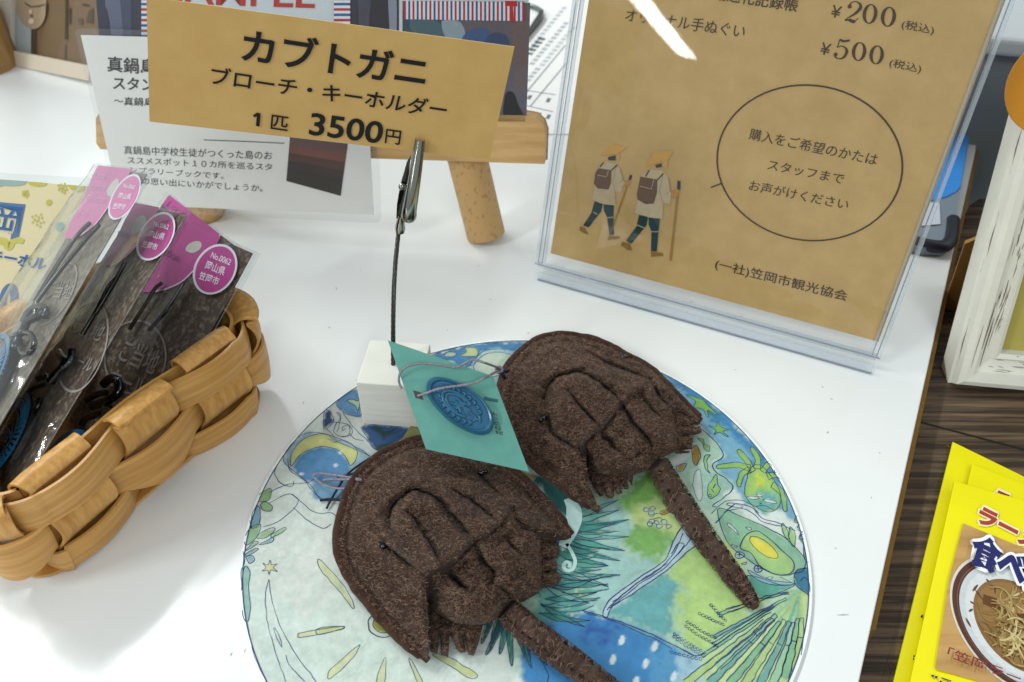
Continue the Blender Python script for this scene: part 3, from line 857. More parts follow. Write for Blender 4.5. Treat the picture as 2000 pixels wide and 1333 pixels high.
def crab(spec, seed):
    outer = np.array(spec['outer']); inner = np.array(spec['inner'])
    front = np.vstack([smooth(outer, 5), np.array(inner)])
    abd = np.array(spec['abd_hinge'] + spec['abd_outer'])
    abd_out = np.array(spec['abd_outer'])
    rz, H = spec['rim'], spec['H']
    om = px_metric(smooth(outer, 3)); am = px_metric(smooth(abd_out, 3))
    rot = spec.get('tilt', (0, 0))
    c0 = outer.mean(0)
    def lumps(q):
        m = px_metric(q)
        return 0.012 * vnoise(m, 0.17, seed) + 0.005 * vnoise(m, 0.07, seed + 1) + 0.0022 * vnoise(m, 0.025, seed + 2)
    def creases(q):
        m = px_metric(q)
        z = np.zeros(len(q))
        for ci, c in enumerate(spec['creases']):
            P, d, w = c[:3]
            st = c[3] if len(c) > 3 else 0.0
            w = w * 0.5
            P = smooth(np.array(P), 4)
            P = px_metric(P + np.stack([vnoise(P, 9, seed + 5), vnoise(P, 9, seed + 6)], -1) * 2.2)
            dd, npt = dist_line(m, P, False, True)
            # taper the cut towards its ends
            e = np.minimum(np.hypot(*(npt - P[0]).T), np.hypot(*(npt - P[-1]).T))
            k = 0.35 + 0.65 * np.clip(e / 0.05, 0, 1)
            z -= k * d * 0.95 * np.exp(-(dd / w) ** 1.4)
            z += k * d * 0.26 * np.exp(-((dd - 3.2 * w) / (2.6 * w)) ** 2)
            if ci == 0: z += 0.014 * vnoise(m, 0.024, seed + 12) * np.exp(-((dd - 0.02) / 0.03) ** 2)
            if st:
                i = np.argmin(((npt[:, None] - P[None, :-1]) ** 2).sum(-1), 1) if len(m) < 4000 else _seg(npt, P)
                T = P[1:] - P[:-1]
                sd = T[i, 0] * (m[:, 1] - npt[:, 1]) - T[i, 1] * (m[:, 0] - npt[:, 0])
                sd = sd / (np.hypot(*T[i].T) + 1e-9)
                z += k * st * np.tanh(sd / (0.5 * w)) * np.exp(-dd / 0.085)
        for P, d, w in spec['bumps']:
            z += 1.15 * d * np.exp(-(dist_line(m, px_metric(P)) / w) ** 2)
        return z
    hinge_m = px_metric(np.array(spec['inner']))
    def hf(q):
        D = dist_line(px_metric(q), om)
        w = spec['W']
        t = np.clip(D / w, 0, 1)
        z = rz + H * (1 - (1 - t) ** 2.2)
        fade = np.clip(D / 0.05, 0, 1)
        z = z - 0.016 * np.exp(-((D - 0.034) / 0.011) ** 2)
        dh_ = dist_line(px_metric(q), hinge_m)
        return z + (lumps(q) + creases(q)) * fade + 0.015 * np.exp(-(dh_ / 0.08) ** 2) - 0.012 * np.exp(-(dh_ / 0.008) ** 2)
    def ha(q):
        D = dist_line(px_metric(q), am)
        t = np.clip(D / 0.34, 0, 1)
        z = rz - 0.005 + (H - 0.02) * np.sqrt(1 - (1 - t) ** 2)
        fade = np.clip(D / 0.04, 0, 1)
        dh_ = dist_line(px_metric(q), hinge_m)
        return z + (lumps(q + 31) + creases(q)) * fade - 0.038 * np.exp(-(dh_ / 0.020) ** 2) - 0.012
    b0 = onz1(tuple(c0), DZ); b0[2] = DZ
    root = thing('felt_crab', b0, spec['label'], 'felt crab', 'felt horseshoe crabs on the round mat')
    mb = MB()
    shell(mb, front, hf, M_felt, M_fuzz, 10000, z_skirt=rz - 0.012, seed=seed)
    fr = mb.build('front_shell', root)
    mb = MB()
    path = smooth(outer, 6)
    P = onz(path, np.full(len(path), rz - 0.006))
    rad = 0.0185 + 0.003 * vnoise(path, 14, seed)
    rad[:3] *= 0.6; rad[-3:] *= 0.6
    mb.tube(P, rad, M_feltd, 10)
    # whip stitches just inside the seam
    e = mb.build('piping', fr)
    mb = MB()
    lower = onz(front, np.full(len(front), rz - 0.012))
    lower[:, 2] = rz - 0.015
    ctr = lower.mean(0)
    P2 = ctr + (lower - ctr) * 0.985
    mb.slab(P2, (0, 0, -(rz - 0.015 - DZ - spec.get('gap', 0.004))), M_feltd)
    mb.build('under_layer', root)
    mb = MB()
    shell(mb, abd, ha, M_felt, M_fuzz, 5500, z_skirt=rz - 0.02, seed=seed + 3)
    mb.build('rear_shell', root)
    for k in ('fringe_a', 'fringe_b'):
        F = np.array(spec[k])
        fm = px_metric(F)
        def hfr(q):
            D = dist_line(px_metric(q), fm, True)
            return rz - 0.022 + 0.026 * np.sqrt(np.clip(D / 0.02, 0, 1)) + 0.4 * lumps(q)
        mb = MB()
        shell(mb, F, hfr, M_felt, M_fuzz, 1100, step=1.6, z_skirt=rz - 0.03, seed=seed + 9)
        mb.build('fringe', root)
    # tail
    T = smooth(np.array(spec['tail']), 8)
    W_ = 0.92 * np.interp(np.linspace(0, 1, len(T)), np.linspace(0, 1, len(spec['tail_w'])), spec['tail_w'])
    zc = np.interp(np.linspace(0, 1, len(T)), [0, 0.12, 1], [rz + 0.03, spec.get('tail_z', 0.062), 0.034])
    zc = np.maximum(zc, DZ + W_ * 0.95)
    C_ = onz(T, zc)
    mb = MB()
    n = 22; a = np.linspace(0, 2 * math.pi, n, endpoint=False)
    Tt = np.gradient(C_, axis=0); Tt /= np.linalg.norm(Tt, axis=1)[:, None]
    # dense resample
    kk = 160
    s_ = np.linspace(0, len(C_) - 1, kk)
    C2 = np.stack([np.interp(s_, np.arange(len(C_)), C_[:, i]) for i in range(3)], -1)
    W2 = np.interp(s_, np.arange(len(C_)), W_)
    T2 = np.gradient(C2, axis=0); T2 /= np.linalg.norm(T2, axis=1)[:, None]
    S2 = np.cross(T2, [0, 0, 1.0]); S2 /= np.linalg.norm(S2, axis=1)[:, None]
    U2 = np.cross(S2, T2)
    V = []
    for i in range(kk):
        ph = i * 0.78
        lump = 1 + 0.07 * math.sin(i * 0.31) + 0.05 * math.sin(i * 0.83 + 1)
        rr_ = W2[i] * lump * (1 + 0.06 * np.sin(3 * a + i * 0.2))
        # stitched seams: dimples on both flanks of the upper side
        for ang0 in (0.75, 2.35):
            rr_ = rr_ - W2[i] * 0.16 * np.exp(-((a - ang0) / 0.28) ** 2) * (0.5 + 0.5 * math.sin(ph + ang0 * 2)) ** 2
        V.append(C2[i] + np.cos(a)[:, None] * rr_[:, None] * S2[i] + np.sin(a)[:, None] * rr_[:, None] * 0.92 * U2[i])
    V = np.vstack(V)
    F = [(i * n + j, (i + 1) * n + j, (i + 1) * n + (j + 1) % n, i * n + (j + 1) % n) for i in range(kk - 1) for j in range(n)]
    mb.add(V, F, M_felt, True)
    mb.add(V[:n], [list(range(n))], M_feltd); mb.add(V[-n:], [list(range(n - 1, -1, -1))], M_feltd)
    # fibres and stitch holes on the tail
    r = np.random.default_rng(seed + 20)
    for _ in range(1700):
        i = r.uniform(1, kk - 6); an = r.uniform(-0.4, math.pi + 0.4); hd = r.uniform(0, 2 * math.pi); bd = r.uniform(-3.2, 3.2); sl = r.uniform(0.003, 0.0065)
        Pf = []
        for j in range(6):
            ii = int(min(max(i, 0), kk - 1)); w = W2[ii] * 1.04 + 0.004 * math.sin(math.pi * j / 5)
            Pf.append(C2[ii] + (i - ii) * (C2[min(ii + 1, kk - 1)] - C2[ii]) + math.cos(an) * w * S2[ii] + math.sin(an) * w * 0.92 * U2[ii])
            h_ = hd + bd * j / 5
            i += math.cos(h_) * sl / 0.0065; an += math.sin(h_) * sl / W2[ii]
        mb.ribbon(Pf, r.uniform(0.0006, 0.0014), nrm(np.array([0, -0.5, 0.85])), M_fuzz if r.uniform() < 0.25 else M_fuzzd)
    for i in range(4, kk - 8, 8):
        for ang0 in (0.8, 2.3):
            w = W2[i] * 0.985
            c = C2[i] + math.cos(ang0) * w * S2[i] + math.sin(ang0) * w * 0.92 * U2[i]
            mb.tube([c - T2[i] * 0.006, c, c + T2[i] * 0.008], [0.004, 0.008, 0.003], flat('#140d0a', 0.9), 6)
    mb.build('tail', root)
    for q in spec['eyes']:
        z = hf(np.array([q]))[0]
        c = onz1(q, z + 0.008)
        mb = MB()
        for dd in (-0.007, 0.007):
            ph = np.linspace(0, math.pi, 7)
            mb.tube([c + np.array([dd, 0.004 * np.sign(dd), 0.011 * math.cos(p)]) for p in ph], 0.0115 * np.sin(ph) + 1e-4, M_bead, 10, False)
        mb.build('eye', fr)
    q = spec['knot']
    c = onz1(q, ha(np.array([q]))[0] + 0.004)
    mb = MB()
    mb.tube(smooth(np.array([c + [-0.012, 0.008, 0], c + [0, 0, 0.012], c + [0.006, -0.014, 0.004]]), 5), 0.004, M_gold, 6)
    mb.build('thread_knot', root)
    return root, hf

left = dict(label='brown felt horseshoe crab nearest the front of the mat, tail running out of the picture', rim=0.05, H=0.17, W=0.62,
    outer=Z5((583, 1215), (500, 1150), (420, 1080), (330, 990), (260, 900), (190, 810), (140, 730), (112, 640), (106, 560), (130, 420), (170, 310), (230, 220), (340, 130), (440, 80), (560, 48), (700, 60), (850, 110), (980, 190), (1050, 230), (1150, 320), (1250, 430), (1342, 548)),
    inner=Z5((1310, 562), (1200, 534), (1095, 514), (1062, 470), (1035, 408), (1000, 455), (960, 497), (890, 540), (820, 582), (740, 655), (655, 716), (560, 766), (572, 880), (575, 1000), (583, 1100)),
    abd_hinge=Z5((568, 800), (560, 750), (655, 698), (740, 636), (820, 562), (890, 520), (960, 477), (1040, 430), (1110, 500)),
    abd_outer=Z5((1180, 590), (1187, 720), (1168, 860), (1085, 905), (1012, 932), (960, 992), (880, 1030), (760, 1030), (680, 1002), (605, 950), (570, 880)),
    fringe_a=Z5((575, 900), (580, 1100), (598, 1165), (634, 1172), (642, 1080), (648, 1078), (652, 1180), (690, 1188), (698, 1080), (705, 1078), (735, 1152), (752, 1166), (782, 1166), (770, 1085), (778, 1083), (795, 1176), (825, 1184), (855, 1105), (872, 1030), (800, 960), (650, 920)),
    fringe_b=Z5((1080, 500), (1150, 515), (1258, 565), (1262, 588), (1190, 590), (1190, 597), (1275, 600), (1281, 640), (1275, 668), (1195, 675), (1195, 683), (1262, 690), (1268, 720), (1262, 745), (1190, 746), (1190, 754), (1278, 754), (1285, 785), (1270, 815), (1180, 832), (1100, 850), (1080, 700)),
    tail=Z5((1005, 950), (1050, 1000), (1150, 1085), (1300, 1195), (1450, 1310), (1620, 1440), (1780, 1570)), tail_w=[.040, .046, .047, .046, .043, .038, .03], tail_z=0.068,
    creases=[(Z5((385, 520), (380, 450), (420, 375), (500, 318), (580, 330), (650, 375), (690, 400)), 0.050, 0.022),
             (Z5((478, 430), (540, 510), (600, 610), (655, 712)), 0.045, 0.016, 0.016), (Z5((650, 360), (705, 440), (770, 510), (832, 575)), 0.055, 0.022, -0.022),
             (Z5((690, 300), (780, 350), (880, 420), (962, 492)), 0.040, 0.022, -0.014), (Z5((810, 200), (880, 260), (935, 315), (995, 362)), 0.026, 0.014),
             (Z5((350, 600), (430, 660), (545, 745)), 0.045, 0.020, -0.016), (Z5((300, 480), (330, 540), (365, 600)), 0.02, 0.02),
             (Z5((662, 722), (715, 785), (800, 855)), 0.055, 0.020, 0.016), (Z5((838, 610), (880, 690), (935, 755), (930, 810)), 0.060, 0.022, -0.02),
             (Z5((980, 560), (1040, 635), (1075, 668)), 0.035, 0.020), (Z5((930, 810), (1000, 850), (1020, 905)), 0.035, 0.018), (Z5((700, 745), (800, 690), (860, 680)), 0.012, 0.02),
             (Z5((1035, 420), (1050, 470), (1090, 510)), 0.03, 0.015), (Z5((450, 560), (520, 660)), 0.012, 0.03), (Z5((250, 640), (380, 780), (470, 900)), 0.012, 0.05)],
    bumps=[(Z5((540, 420), (640, 560), (720, 640)), 0.030, 0.09), (Z5((740, 360), (840, 450), (930, 500)), 0.030, 0.06), (Z5((430, 520), (500, 620), (580, 730)), 0.028, 0.06),
           (Z5((700, 880), (850, 920)), 0.03, 0.10), (Z5((1030, 700), (1080, 780)), 0.03, 0.10), (Z5((960, 470), (900, 525)), 0.02, 0.04), (Z5((700, 690), (640, 730)), 0.02, 0.04)],
    eyes=Z5((875, 222), (360, 606)), knot=Z5((1052, 905))[0])
right = dict(label='brown felt horseshoe crab further back on the mat, its whole tail in view', rim=0.07, H=0.17, W=0.58, gap=0.01,
    outer=Z4((512, 836), (430, 790), (330, 720), (240, 650), (150, 560), (108, 480), (82, 380), (82, 300), (110, 220), (160, 160), (230, 105), (330, 75), (430, 85), (520, 110), (620, 160), (720, 215), (800, 290), (860, 350), (925, 418), (952, 446)),
    inner=Z4((925, 434), (870, 402), (805, 380), (770, 330), (740, 266), (715, 300), (690, 332), (615, 378), (520, 472), (430, 546), (440, 620), (465, 720), (490, 785)),
    abd_hinge=Z4((436, 560), (428, 530), (520, 452), (615, 358), (690, 312), (745, 272), (800, 370)),
    abd_outer=Z4((842, 430), (852, 500), (846, 580), (772, 612), (732, 660), (640, 690), (560, 690), (480, 668), (442, 610)),
    fringe_a=Z4((450, 600), (470, 700), (495, 745), (515, 776), (528, 773), (520, 724), (526, 722), (545, 781), (570, 783), (578, 770), (569, 718), (575, 716), (590, 766), (612, 761), (601, 712), (607, 710), (622, 743), (640, 741), (633, 703), (640, 700), (655, 731), (660, 680), (600, 640), (500, 600)),
    fringe_b=Z4((810, 395), (860, 405), (946, 436), (951, 458), (870, 466), (870, 472), (950, 476), (957, 496), (925, 505), (865, 509), (865, 515), (920, 518), (915, 566), (860, 571), (860, 577), (905, 582), (845, 585), (820, 480)),
    tail=Z4((768, 635), (800, 700), (870, 810), (950, 930), (1030, 1040), (1110, 1145), (1160, 1215), (1190, 1262)), tail_w=[.042, .048, .047, .045, .041, .035, .027, .016], tail_z=0.06,
    creases=[(Z4((275, 380), (285, 310), (330, 260), (420, 235), (490, 268), (560, 322), (612, 365)), 0.046, 0.020), (Z4((375, 320), (430, 390), (512, 472)), 0.045, 0.016, 0.016),
             (Z4((480, 160), (540, 188), (640, 232), (735, 268)), 0.038, 0.018, -0.014), (Z4((283, 430), (300, 495), (350, 535), (425, 575)), 0.042, 0.018, 0.014),
             (Z4((503, 488), (560, 550), (592, 582)), 0.055, 0.020, 0.016), (Z4((613, 380), (660, 455), (720, 520), (750, 560)), 0.055, 0.020, -0.018), (Z4((690, 330), (740, 400), (795, 440)), 0.03, 0.02),
             (Z4((430, 560), (440, 620)), 0.03, 0.015), (Z4((250, 250), (275, 330)), 0.018, 0.02), (Z4((740, 275), (760, 330), (800, 375)), 0.035, 0.015), (Z4((560, 650), (680, 600), (750, 590)), 0.015, 0.03)],
    bumps=[(Z4((420, 300), (520, 390), (570, 420)), 0.030, 0.085), (Z4((540, 260), (640, 300), (700, 300)), 0.028, 0.05), (Z4((320, 380), (400, 470), (450, 510)), 0.026, 0.06),
           (Z4((560, 640), (650, 640)), 0.03, 0.09), (Z4((740, 470), (790, 530)), 0.03, 0.09), (Z4((690, 310), (640, 350)), 0.02, 0.04), (Z4((540, 500), (470, 540)), 0.02, 0.05)],
    eyes=Z4((620, 173), (266, 442)), knot=Z4((772, 612))[0])
crab_l, hf_l = crab(left, 3)
crab_r, hf_r = crab(right, 40)

# ------------------------------------------------------------------ teal tag with wax seal, cords, kraft tag in shade colour
M_teal = mat('teal_card', '#588f86', 0.75, 0.15, base2='#62998f', scale=(14, 14, 14), bump=0.0008, bscale=(60, 60, 60))
M_wax = mat('blue_wax', '#1e5878', 0.28, 0.5, var=0.08, scale=(6, 6, 6))
M_cord = mat('lavender_cord', '#6f6c76', 0.7, 0.2, base2='#94909b', scale=(90, 90, 90), bump=0.002, bscale=(120, 120, 120))
M_navy = mat('navy_cord', '#1b2236', 0.7, 0.2, var=0.2, scale=(90, 90, 90))
def on_y(q, y):
    d = rays([q])[0]; return CAMC + d * (y / d[1])
tTL = on_y((757.6, 665.2), 2.235); tBL = onz1((832, 877.6), 0.235); tBR = onz1((1033.6, 922), 0.175)
tp = Plane(tBL, tBR - tBL, tTL - tBL)
tg = thing('swing_tag', tBL, 'teal paper tag with a blue wax seal, leaning on the white block', 'tag')
mb = MB()
Q = [(757.6, 665.2), (963, 735), (1033.6, 922), (832, 877.6)]
mb.slab(tp.px(Q), -tp.n * 0.006, M_teal)
hole = tp.px(Z3((695, 512), (757, 528), (778, 590), (715, 572)), 0.0015)
mb.poly(hole, flat('#4a3f38'))
letters(mb, '花の作り手', tp, *Z3((1432, 880), (1372, 690), (1372, 868)), M_ink, 0.0, 0.0015)
pline(mb, tp, Z3((1270, 575), (1330, 588), (1385, 598)), 0.012, flat('#2b5560'), 0.0015)
mb.build('card', tg)
mb = MB()
so = np.array(Z3((805, 490), (830, 432), (900, 412), (1010, 435), (1130, 490), (1250, 580), (1320, 670), (1352, 770), (1330, 845), (1270, 876), (1180, 865), (1060, 810), (950, 730), (860, 630), (815, 560)))
S0 = tp.px(so, 0.0); S0 = smooth(S0, 4, True); cen = S0.mean(0)
rings = [(1.0, 0.0), (1.0, 0.014), (0.97, 0.026), (0.92, 0.032), (0.87, 0.029), (0.83, 0.020), (0.78, 0.019), (0.5, 0.019), (0.02, 0.019)]
Vr = [cen + (S0 - cen) * k + tp.n * h for k, h in rings]
for A, B in zip(Vr[:-1], Vr[1:]):
    n = len(A); mb.add(np.vstack([A, B]), [(i, (i + 1) % n, n + (i + 1) % n, n + i) for i in range(n)], M_wax, True)
sc = tp.ab(cen)[0]; ab = tp.ab(S0) - sc
e1 = ab[np.argmax(np.hypot(*ab.T))]; L1 = np.hypot(*e1); e1 = e1 / L1; e2 = np.array([-e1[1], e1[0]]); L2 = np.abs(ab @ e2).max()
def sp(x, y, off=0.019): return tp.pt(*(sc + e1 * x * L1 + e2 * y * L2), off)
def emb(pts, w=0.008):
    mb.tube(smooth(np.array([sp(x, y) for x, y in pts]), 5), w, M_wax, 6)
emb([(0.44 * math.cos(t) - 0.05, 0.44 * math.sin(t)) for t in np.linspace(0.9, 5.6, 14)], 0.007)
emb([(0.36 * math.cos(t) - 0.02, 0.36 * math.sin(t)) for t in np.linspace(1.3, 5.0, 12)], 0.006)
for t in np.linspace(0.6, 5.6, 19):
    x, y = 0.6 * math.cos(t), 0.6 * math.sin(t)
    emb([(x - 0.05, y), (x, y + 0.06), (x + 0.05, y - 0.02), (x + 0.01, y - 0.07)], 0.006)
for x0, y0, x1, y1 in ((-.2, -.2, .3, .15), (-.15, .0, .32, .05), (-.1, .2, .3, -.1), (.0, -.25, .1, .25), (-.1, -.05, .15, -.25), (.3, .0, .55, .0), (.5, -.2, .62, .1), (.55, .2, .66, -.05), (-.05, .1, .2, .28)):
    emb([(x0, y0), ((x0 + x1) / 2, (y0 + y1) / 2 + 0.03), (x1, y1)], 0.006)
mb.build('wax_seal', tg)
mb = MB()
kn = Z3((1395, 345))[0]
knot3 = onz1(kn, 0.165)
def cordpts(zf, offs): return [tp.px([q], o)[0] for q, o in zip(zf, offs)]
P1 = cordpts(Z3((735, 556), (800, 535), (900, 500), (1000, 482), (1100, 470), (1200, 448), (1290, 405)), (0.0, 0.03, 0.05, 0.05, 0.05, 0.045, 0.03)) + [knot3]
P2 = cordpts(Z3((602, 500), (580, 440), (590, 370), (640, 322), (720, 298), (800, 295), (900, 303), (980, 318), (1060, 322), (1130, 285), (1190, 264)), (-0.01, 0.0, 0.02, 0.03, 0.035, 0.035, 0.03, 0.025, 0.02, 0.03, 0.03)) + [tp.px([Z3((1290, 292))[0]], 0.04)[0], knot3 + [0, 0, 0.01]]
mb.tube(smooth(np.array(P1), 8), 0.0046, M_cord, 8)
mb.tube(smooth(np.array(P2), 8), 0.0046, M_cord, 8)
for k in range(3):
    t = np.linspace(0, 2 * math.pi, 12)
    ax1 = [np.array([1, 0.2, 0.1]), np.array([0.3, 1, 0.2]), np.array([0.1, 0.3, 1])][k]; ax2 = nrm(np.cross(ax1, [0.4, 0.5, -0.6])); ax1 = nrm(ax1)
    mb.tube(knot3 + 0.014 * (np.cos(t)[:, None] * ax1 + np.sin(t)[:, None] * ax2), 0.005, M_cord, 6, False)
for q in ([(1400, 345), (1440, 360), (1470, 352)], [(1400, 350), (1425, 385), (1440, 410)]):
    P = [knot3, onz1(Z3(q[1])[0], 0.15), onz1(Z3(q[2])[0], 0.11)]
    mb.tube(smooth(np.array(P), 5), 0.008, M_navy, 6)
mb.build('cord', tg)

ot = thing('swing_tag', onz1((830, 980), DZ), 'kraft back of a paper tag, coloured olive for shade, lying almost hidden under the front felt crab', 'tag')
mb = MB()
mb.slab(onz([(803, 831), (1048, 932), (900, 1150), (653, 1050)], DZ + 0.012), (0, 0, -0.006), mat('shaded_kraft_card', '#7d7a52', 0.8, 0.15, var=0.08, scale=(12, 12, 12)))  # olive is the kraft back with shade put into its colour
mb.build('card', ot)
mb = MB()
def mcord(zf, zs, r, m):
    P = np.array([onz1(q, z) for q, z in zip(zf, zs)])
    mb.tube(smooth(P, 8), r, m, 8)
mcord(Z6((842, 116), (780, 140), (700, 190), (640, 240), (600, 300), (560, 365), (535, 415)), (0.06, 0.05, 0.04, 0.03, 0.03, 0.025, 0.022), 0.0042, M_navy)
mcord(Z6((720, 268), (670, 262), (600, 262), (540, 262), (516, 268)), (0.06, 0.05, 0.04, 0.035, 0.03), 0.0048, M_cord)
mcord(Z6((720, 262), (650, 250), (560, 236), (490, 230), (466, 242), (490, 270), (540, 298), (600, 310), (690, 306)), (0.06, 0.05, 0.04, 0.035, 0.03, 0.03, 0.035, 0.04, 0.05), 0.0044, M_cord)
mcord(Z6((740, 205), (690, 225), (640, 240), (590, 248)), (0.06, 0.05, 0.04, 0.03), 0.004, M_navy)
mcord(Z6((700, 370), (620, 372), (560, 366), (500, 372)), (0.05, 0.035, 0.025, 0.02), 0.005, M_navy)
mb.build('cord', ot)

# ------------------------------------------------------------------ clip stand and price card
M_block = mat('white_wood', '#c9c9c0', 0.6, 0.25, base2='#d9d9d2', scale=(3, 3, 40), bump=0.001, bscale=(6, 6, 60))
c4 = np.array([-0.5985, 2.2139, 0])
e1_, e2_ = np.array([0.2462, -0.0224, 0]), np.array([0.0224, 0.2462, 0])
cs = thing('clip_stand', c4 + (e1_ + e2_) / 2, 'white wooden block with an upright wire and a steel clip that holds the price card', 'card stand')
mb = MB()
mb.box(c4 + (e1_ + e2_) / 2 + [0, 0, 0.1325], e1_ / 2, e2_ / 2, (0, 0, 0.1195), M_block)
mb.build('block', cs, bevel=0.006)
wb = onz1((768, 712), 0.252); w1 = on_y((768.5, 600), 2.41); w2 = on_y((772, 520), 2.50); w3 = on_y((779, 448), 2.605)
wp = smooth(np.array([wb - [0, 0, 0.05], wb, w1, w2, w3]), 40)
mb = MB()
ln = np.concatenate([[0], np.cumsum(np.linalg.norm(np.diff(wp, axis=0), axis=1))])
Tw = np.gradient(wp, axis=0); Tw /= np.linalg.norm(Tw, axis=1)[:, None]
A_ = np.cross(Tw, [0, 1, 0]); A_ /= np.linalg.norm(A_, axis=1)[:, None]; B_ = np.cross(Tw, A_)
for k in range(6):
    ph = ln * 46 + k * math.pi / 3
    mb.tube(wp + 0.0056 * (np.cos(ph)[:, None] * A_ + np.sin(ph)[:, None] * B_), 0.0036, M_darksteel, 6)
mb.build('wire', cs)
# the card's plane: through the clip's jaw
tip = on_y((818, 290), 2.64)
dh = nrm(np.array([0.98246, 0.08788, -0.16445])); up = np.array([0.2152, 0.15142, 0.96476])
cp = Plane(tip, dh, up)
mb = MB()
Cq = [(286, -6), (1005, 92), (956, 312), (292, 238)]
mb.slab(cp.px(Cq), -cp.n * 0.005, M_card, flat('#cdb277'))
ZC = zt(280, 0, 2.5)
letters(mb, 'カブトガニ', cp, *ZC((475, 297), (1370, 428), (489, 131)), M_ink, 0.022)
letters(mb, 'ブローチ・キーホルダー', cp, *ZC((325, 412), (1470, 580), (335, 322)), M_ink, 0.012)
pline(mb, cp, ZC((538, 569), (548, 564), (560, 555)), 0.009, M_ink, 0.004, 4); pline(mb, cp, ZC((563, 553), (561, 585), (558, 618)), 0.012, M_ink, 0.0042, 0)
letters(mb, '匹', cp, *ZC((620, 630), (703, 642), (626, 560)), M_ink, 0.012)
letters(mb, '3500', cp, *ZC((806, 660), (1160, 705), (820, 550)), M_ink, 0.018)
letters(mb, '円', cp, *ZC((1178, 700), (1252, 710), (1186, 630)), M_ink, 0.012)
mb.build('price_card', base=tip, label='kraft paper price card held up by the steel clip, reading 3500 yen', cat='price card')
# clip: two jaws, rivet, ferrule
ZK = zt(640, 240, 2.776)
def cpx(q, off): return cp.px([q], off)[0]
mb = MB()
top = [cpx(q, o) for q, o in zip(ZK((502, 92), (494, 150), (482, 230), (468, 320), (455, 400), (443, 470), (440, 500), (432, 522)), (0.008, 0.012, 0.02, 0.03, 0.036, 0.036, 0.03, 0.012))]
P = smooth(np.array(top), 6)
w = np.interp(np.linspace(0, 1, len(P)), [0, 0.1, 0.35, 0.7, 0.9, 1], [0.0175, 0.019, 0.023, 0.028, 0.030, 0.012])
T = np.gradient(P, axis=0); T /= np.linalg.norm(T, axis=1)[:, None]
S = np.cross(T, cp.n); S /= np.linalg.norm(S, axis=1)[:, None]; Nn = np.cross(S, T); Nn *= np.sign((Nn @ cp.n))[:, None]
a = np.linspace(-0.25, math.pi + 0.25, 15)
def shellpts(k): return np.vstack([P[i] + np.cos(a)[:, None] * w[i] * k * S[i] + np.sin(a)[:, None] * w[i] * k * Nn[i] for i in range(len(P))])
n = len(a)
V = shellpts(1.0); F = [(i * n + j, i * n + j + 1, (i + 1) * n + j + 1, (i + 1) * n + j) for i in range(len(P) - 1) for j in range(n - 1)]
mb.add(V, F, M_chrome, True); mb.add(shellpts(0.86), [f[::-1] for f in F], M_chrome, True)
for i in (0, len(P) - 1):
    A, B = V[i * n:(i + 1) * n], shellpts(0.86)[i * n:(i + 1) * n]
    mb.add(np.vstack([A, B]), [(j, j + 1, n + j + 1, n + j) for j in range(n - 1)], M_chrome)
mb.build('jaw', cs)
mb = MB()
q = ZK((452, 175), (430, 215), (415, 270), (400, 320), (385, 390), (375, 450), (372, 520), (400, 530), (410, 480), (430, 380), (440, 280))
A = np.vstack([cp.px([p], o) for p, o in zip(q, (-0.012, -0.012, -0.006, 0, 0.004, 0.004, 0, 0, 0.01, 0.004, -0.006))])
mb.slab(A, -cp.n * 0.012, M_darksteel)
pv = cpx(ZK((404, 348))[0], 0.012)
t = np.linspace(0, math.pi / 2, 5)
mb.tube([pv + cp.n * 0.012 * math.sin(x) for x in t], 0.014 * np.cos(t) + 1e-4, M_chrome, 12)
mb.build('jaw', cs)
mb = MB()
f0, f1 = cpx(ZK((392, 595))[0], 0.0), cpx(ZK((394, 545))[0], 0.0)
mb.tube([f0, f0 + (f1 - f0) * 0.5, f1, cpx(ZK((400, 505))[0], 0.01)], [0.017, 0.019, 0.016, 0.012], M_chrome, 12)
mb.build('ferrule', cs)

# ------------------------------------------------------------------ acrylic sign
b0, b1 = onz1((1050, 548)), onz1((1701, 732))
hs = nrm(b1 - b0); us = np.array([0.10999467, 0.24722671, 0.9626942])
sp0 = Plane(b0, hs, us)                     # front face of the base
ss = thing('acrylic_sign', (b0 + b1) / 2, 'clear acrylic stand with a kraft paper price notice and two drawn walkers in straw hats', 'sign stand')
spl = Plane(b0 - sp0.n * 0.055 + np.array([0, 0, 0.0]), hs, us)
TOPB = 2.12
pab = spl.ab(spl.px([(1075.3, 495.5), (1715.6, 667.6)]))
Lb, Rb = pab[0], pab[1]
fab = spl.ab(spl.px([(1123, 0), (1060, 400), (1987, 0), (1837, 419), (1050, 515), (1701, 697)]))
x0, x1 = fab[[0, 1, 4], 0].mean(), fab[[2, 3, 5], 0].mean()
yb = fab[[4, 5], 1].mean()
pL, pR, pB = Lb[0], Rb[0], (Lb[1] + Rb[1]) / 2
mb = MB()
mb.slab([spl.pt(pL, pB), spl.pt(pR, pB), spl.pt(pR, TOPB - 0.06), spl.pt(pL, TOPB - 0.06)], -spl.n * 0.004, M_kraft)
ZA = zt(1000, 0, 3.332); ZB = zt(1350, 0, 3.077); ZD = zt(1350, 380, 3.077); ZE = zt(1050, 240, 2.564)
mk = M_brownink
def sl(t_, z, bold=0.0, *c): letters(mb, t_, spl, *z(*c), mk, bold, 0.003)
sl('オリジナル手ぬぐい', ZA, 0.0, (732, 138), (1505, 252), (748, 52))
sl('遍路巡礼記録帳', ZB, 0.008, (45, -14), (632, 76), (62, -98))
sl('¥', ZB, 0.004, (833, 100), (890, 112), (852, 30)); sl('¥', ZB, 0.004, (768, 324), (825, 336), (788, 255))
sl('(税込)', ZB, 0.0, (1260, 180), (1452, 218), (1272, 118)); sl('(税込)', ZB, 0.0, (1186, 410), (1374, 450), (1200, 350))
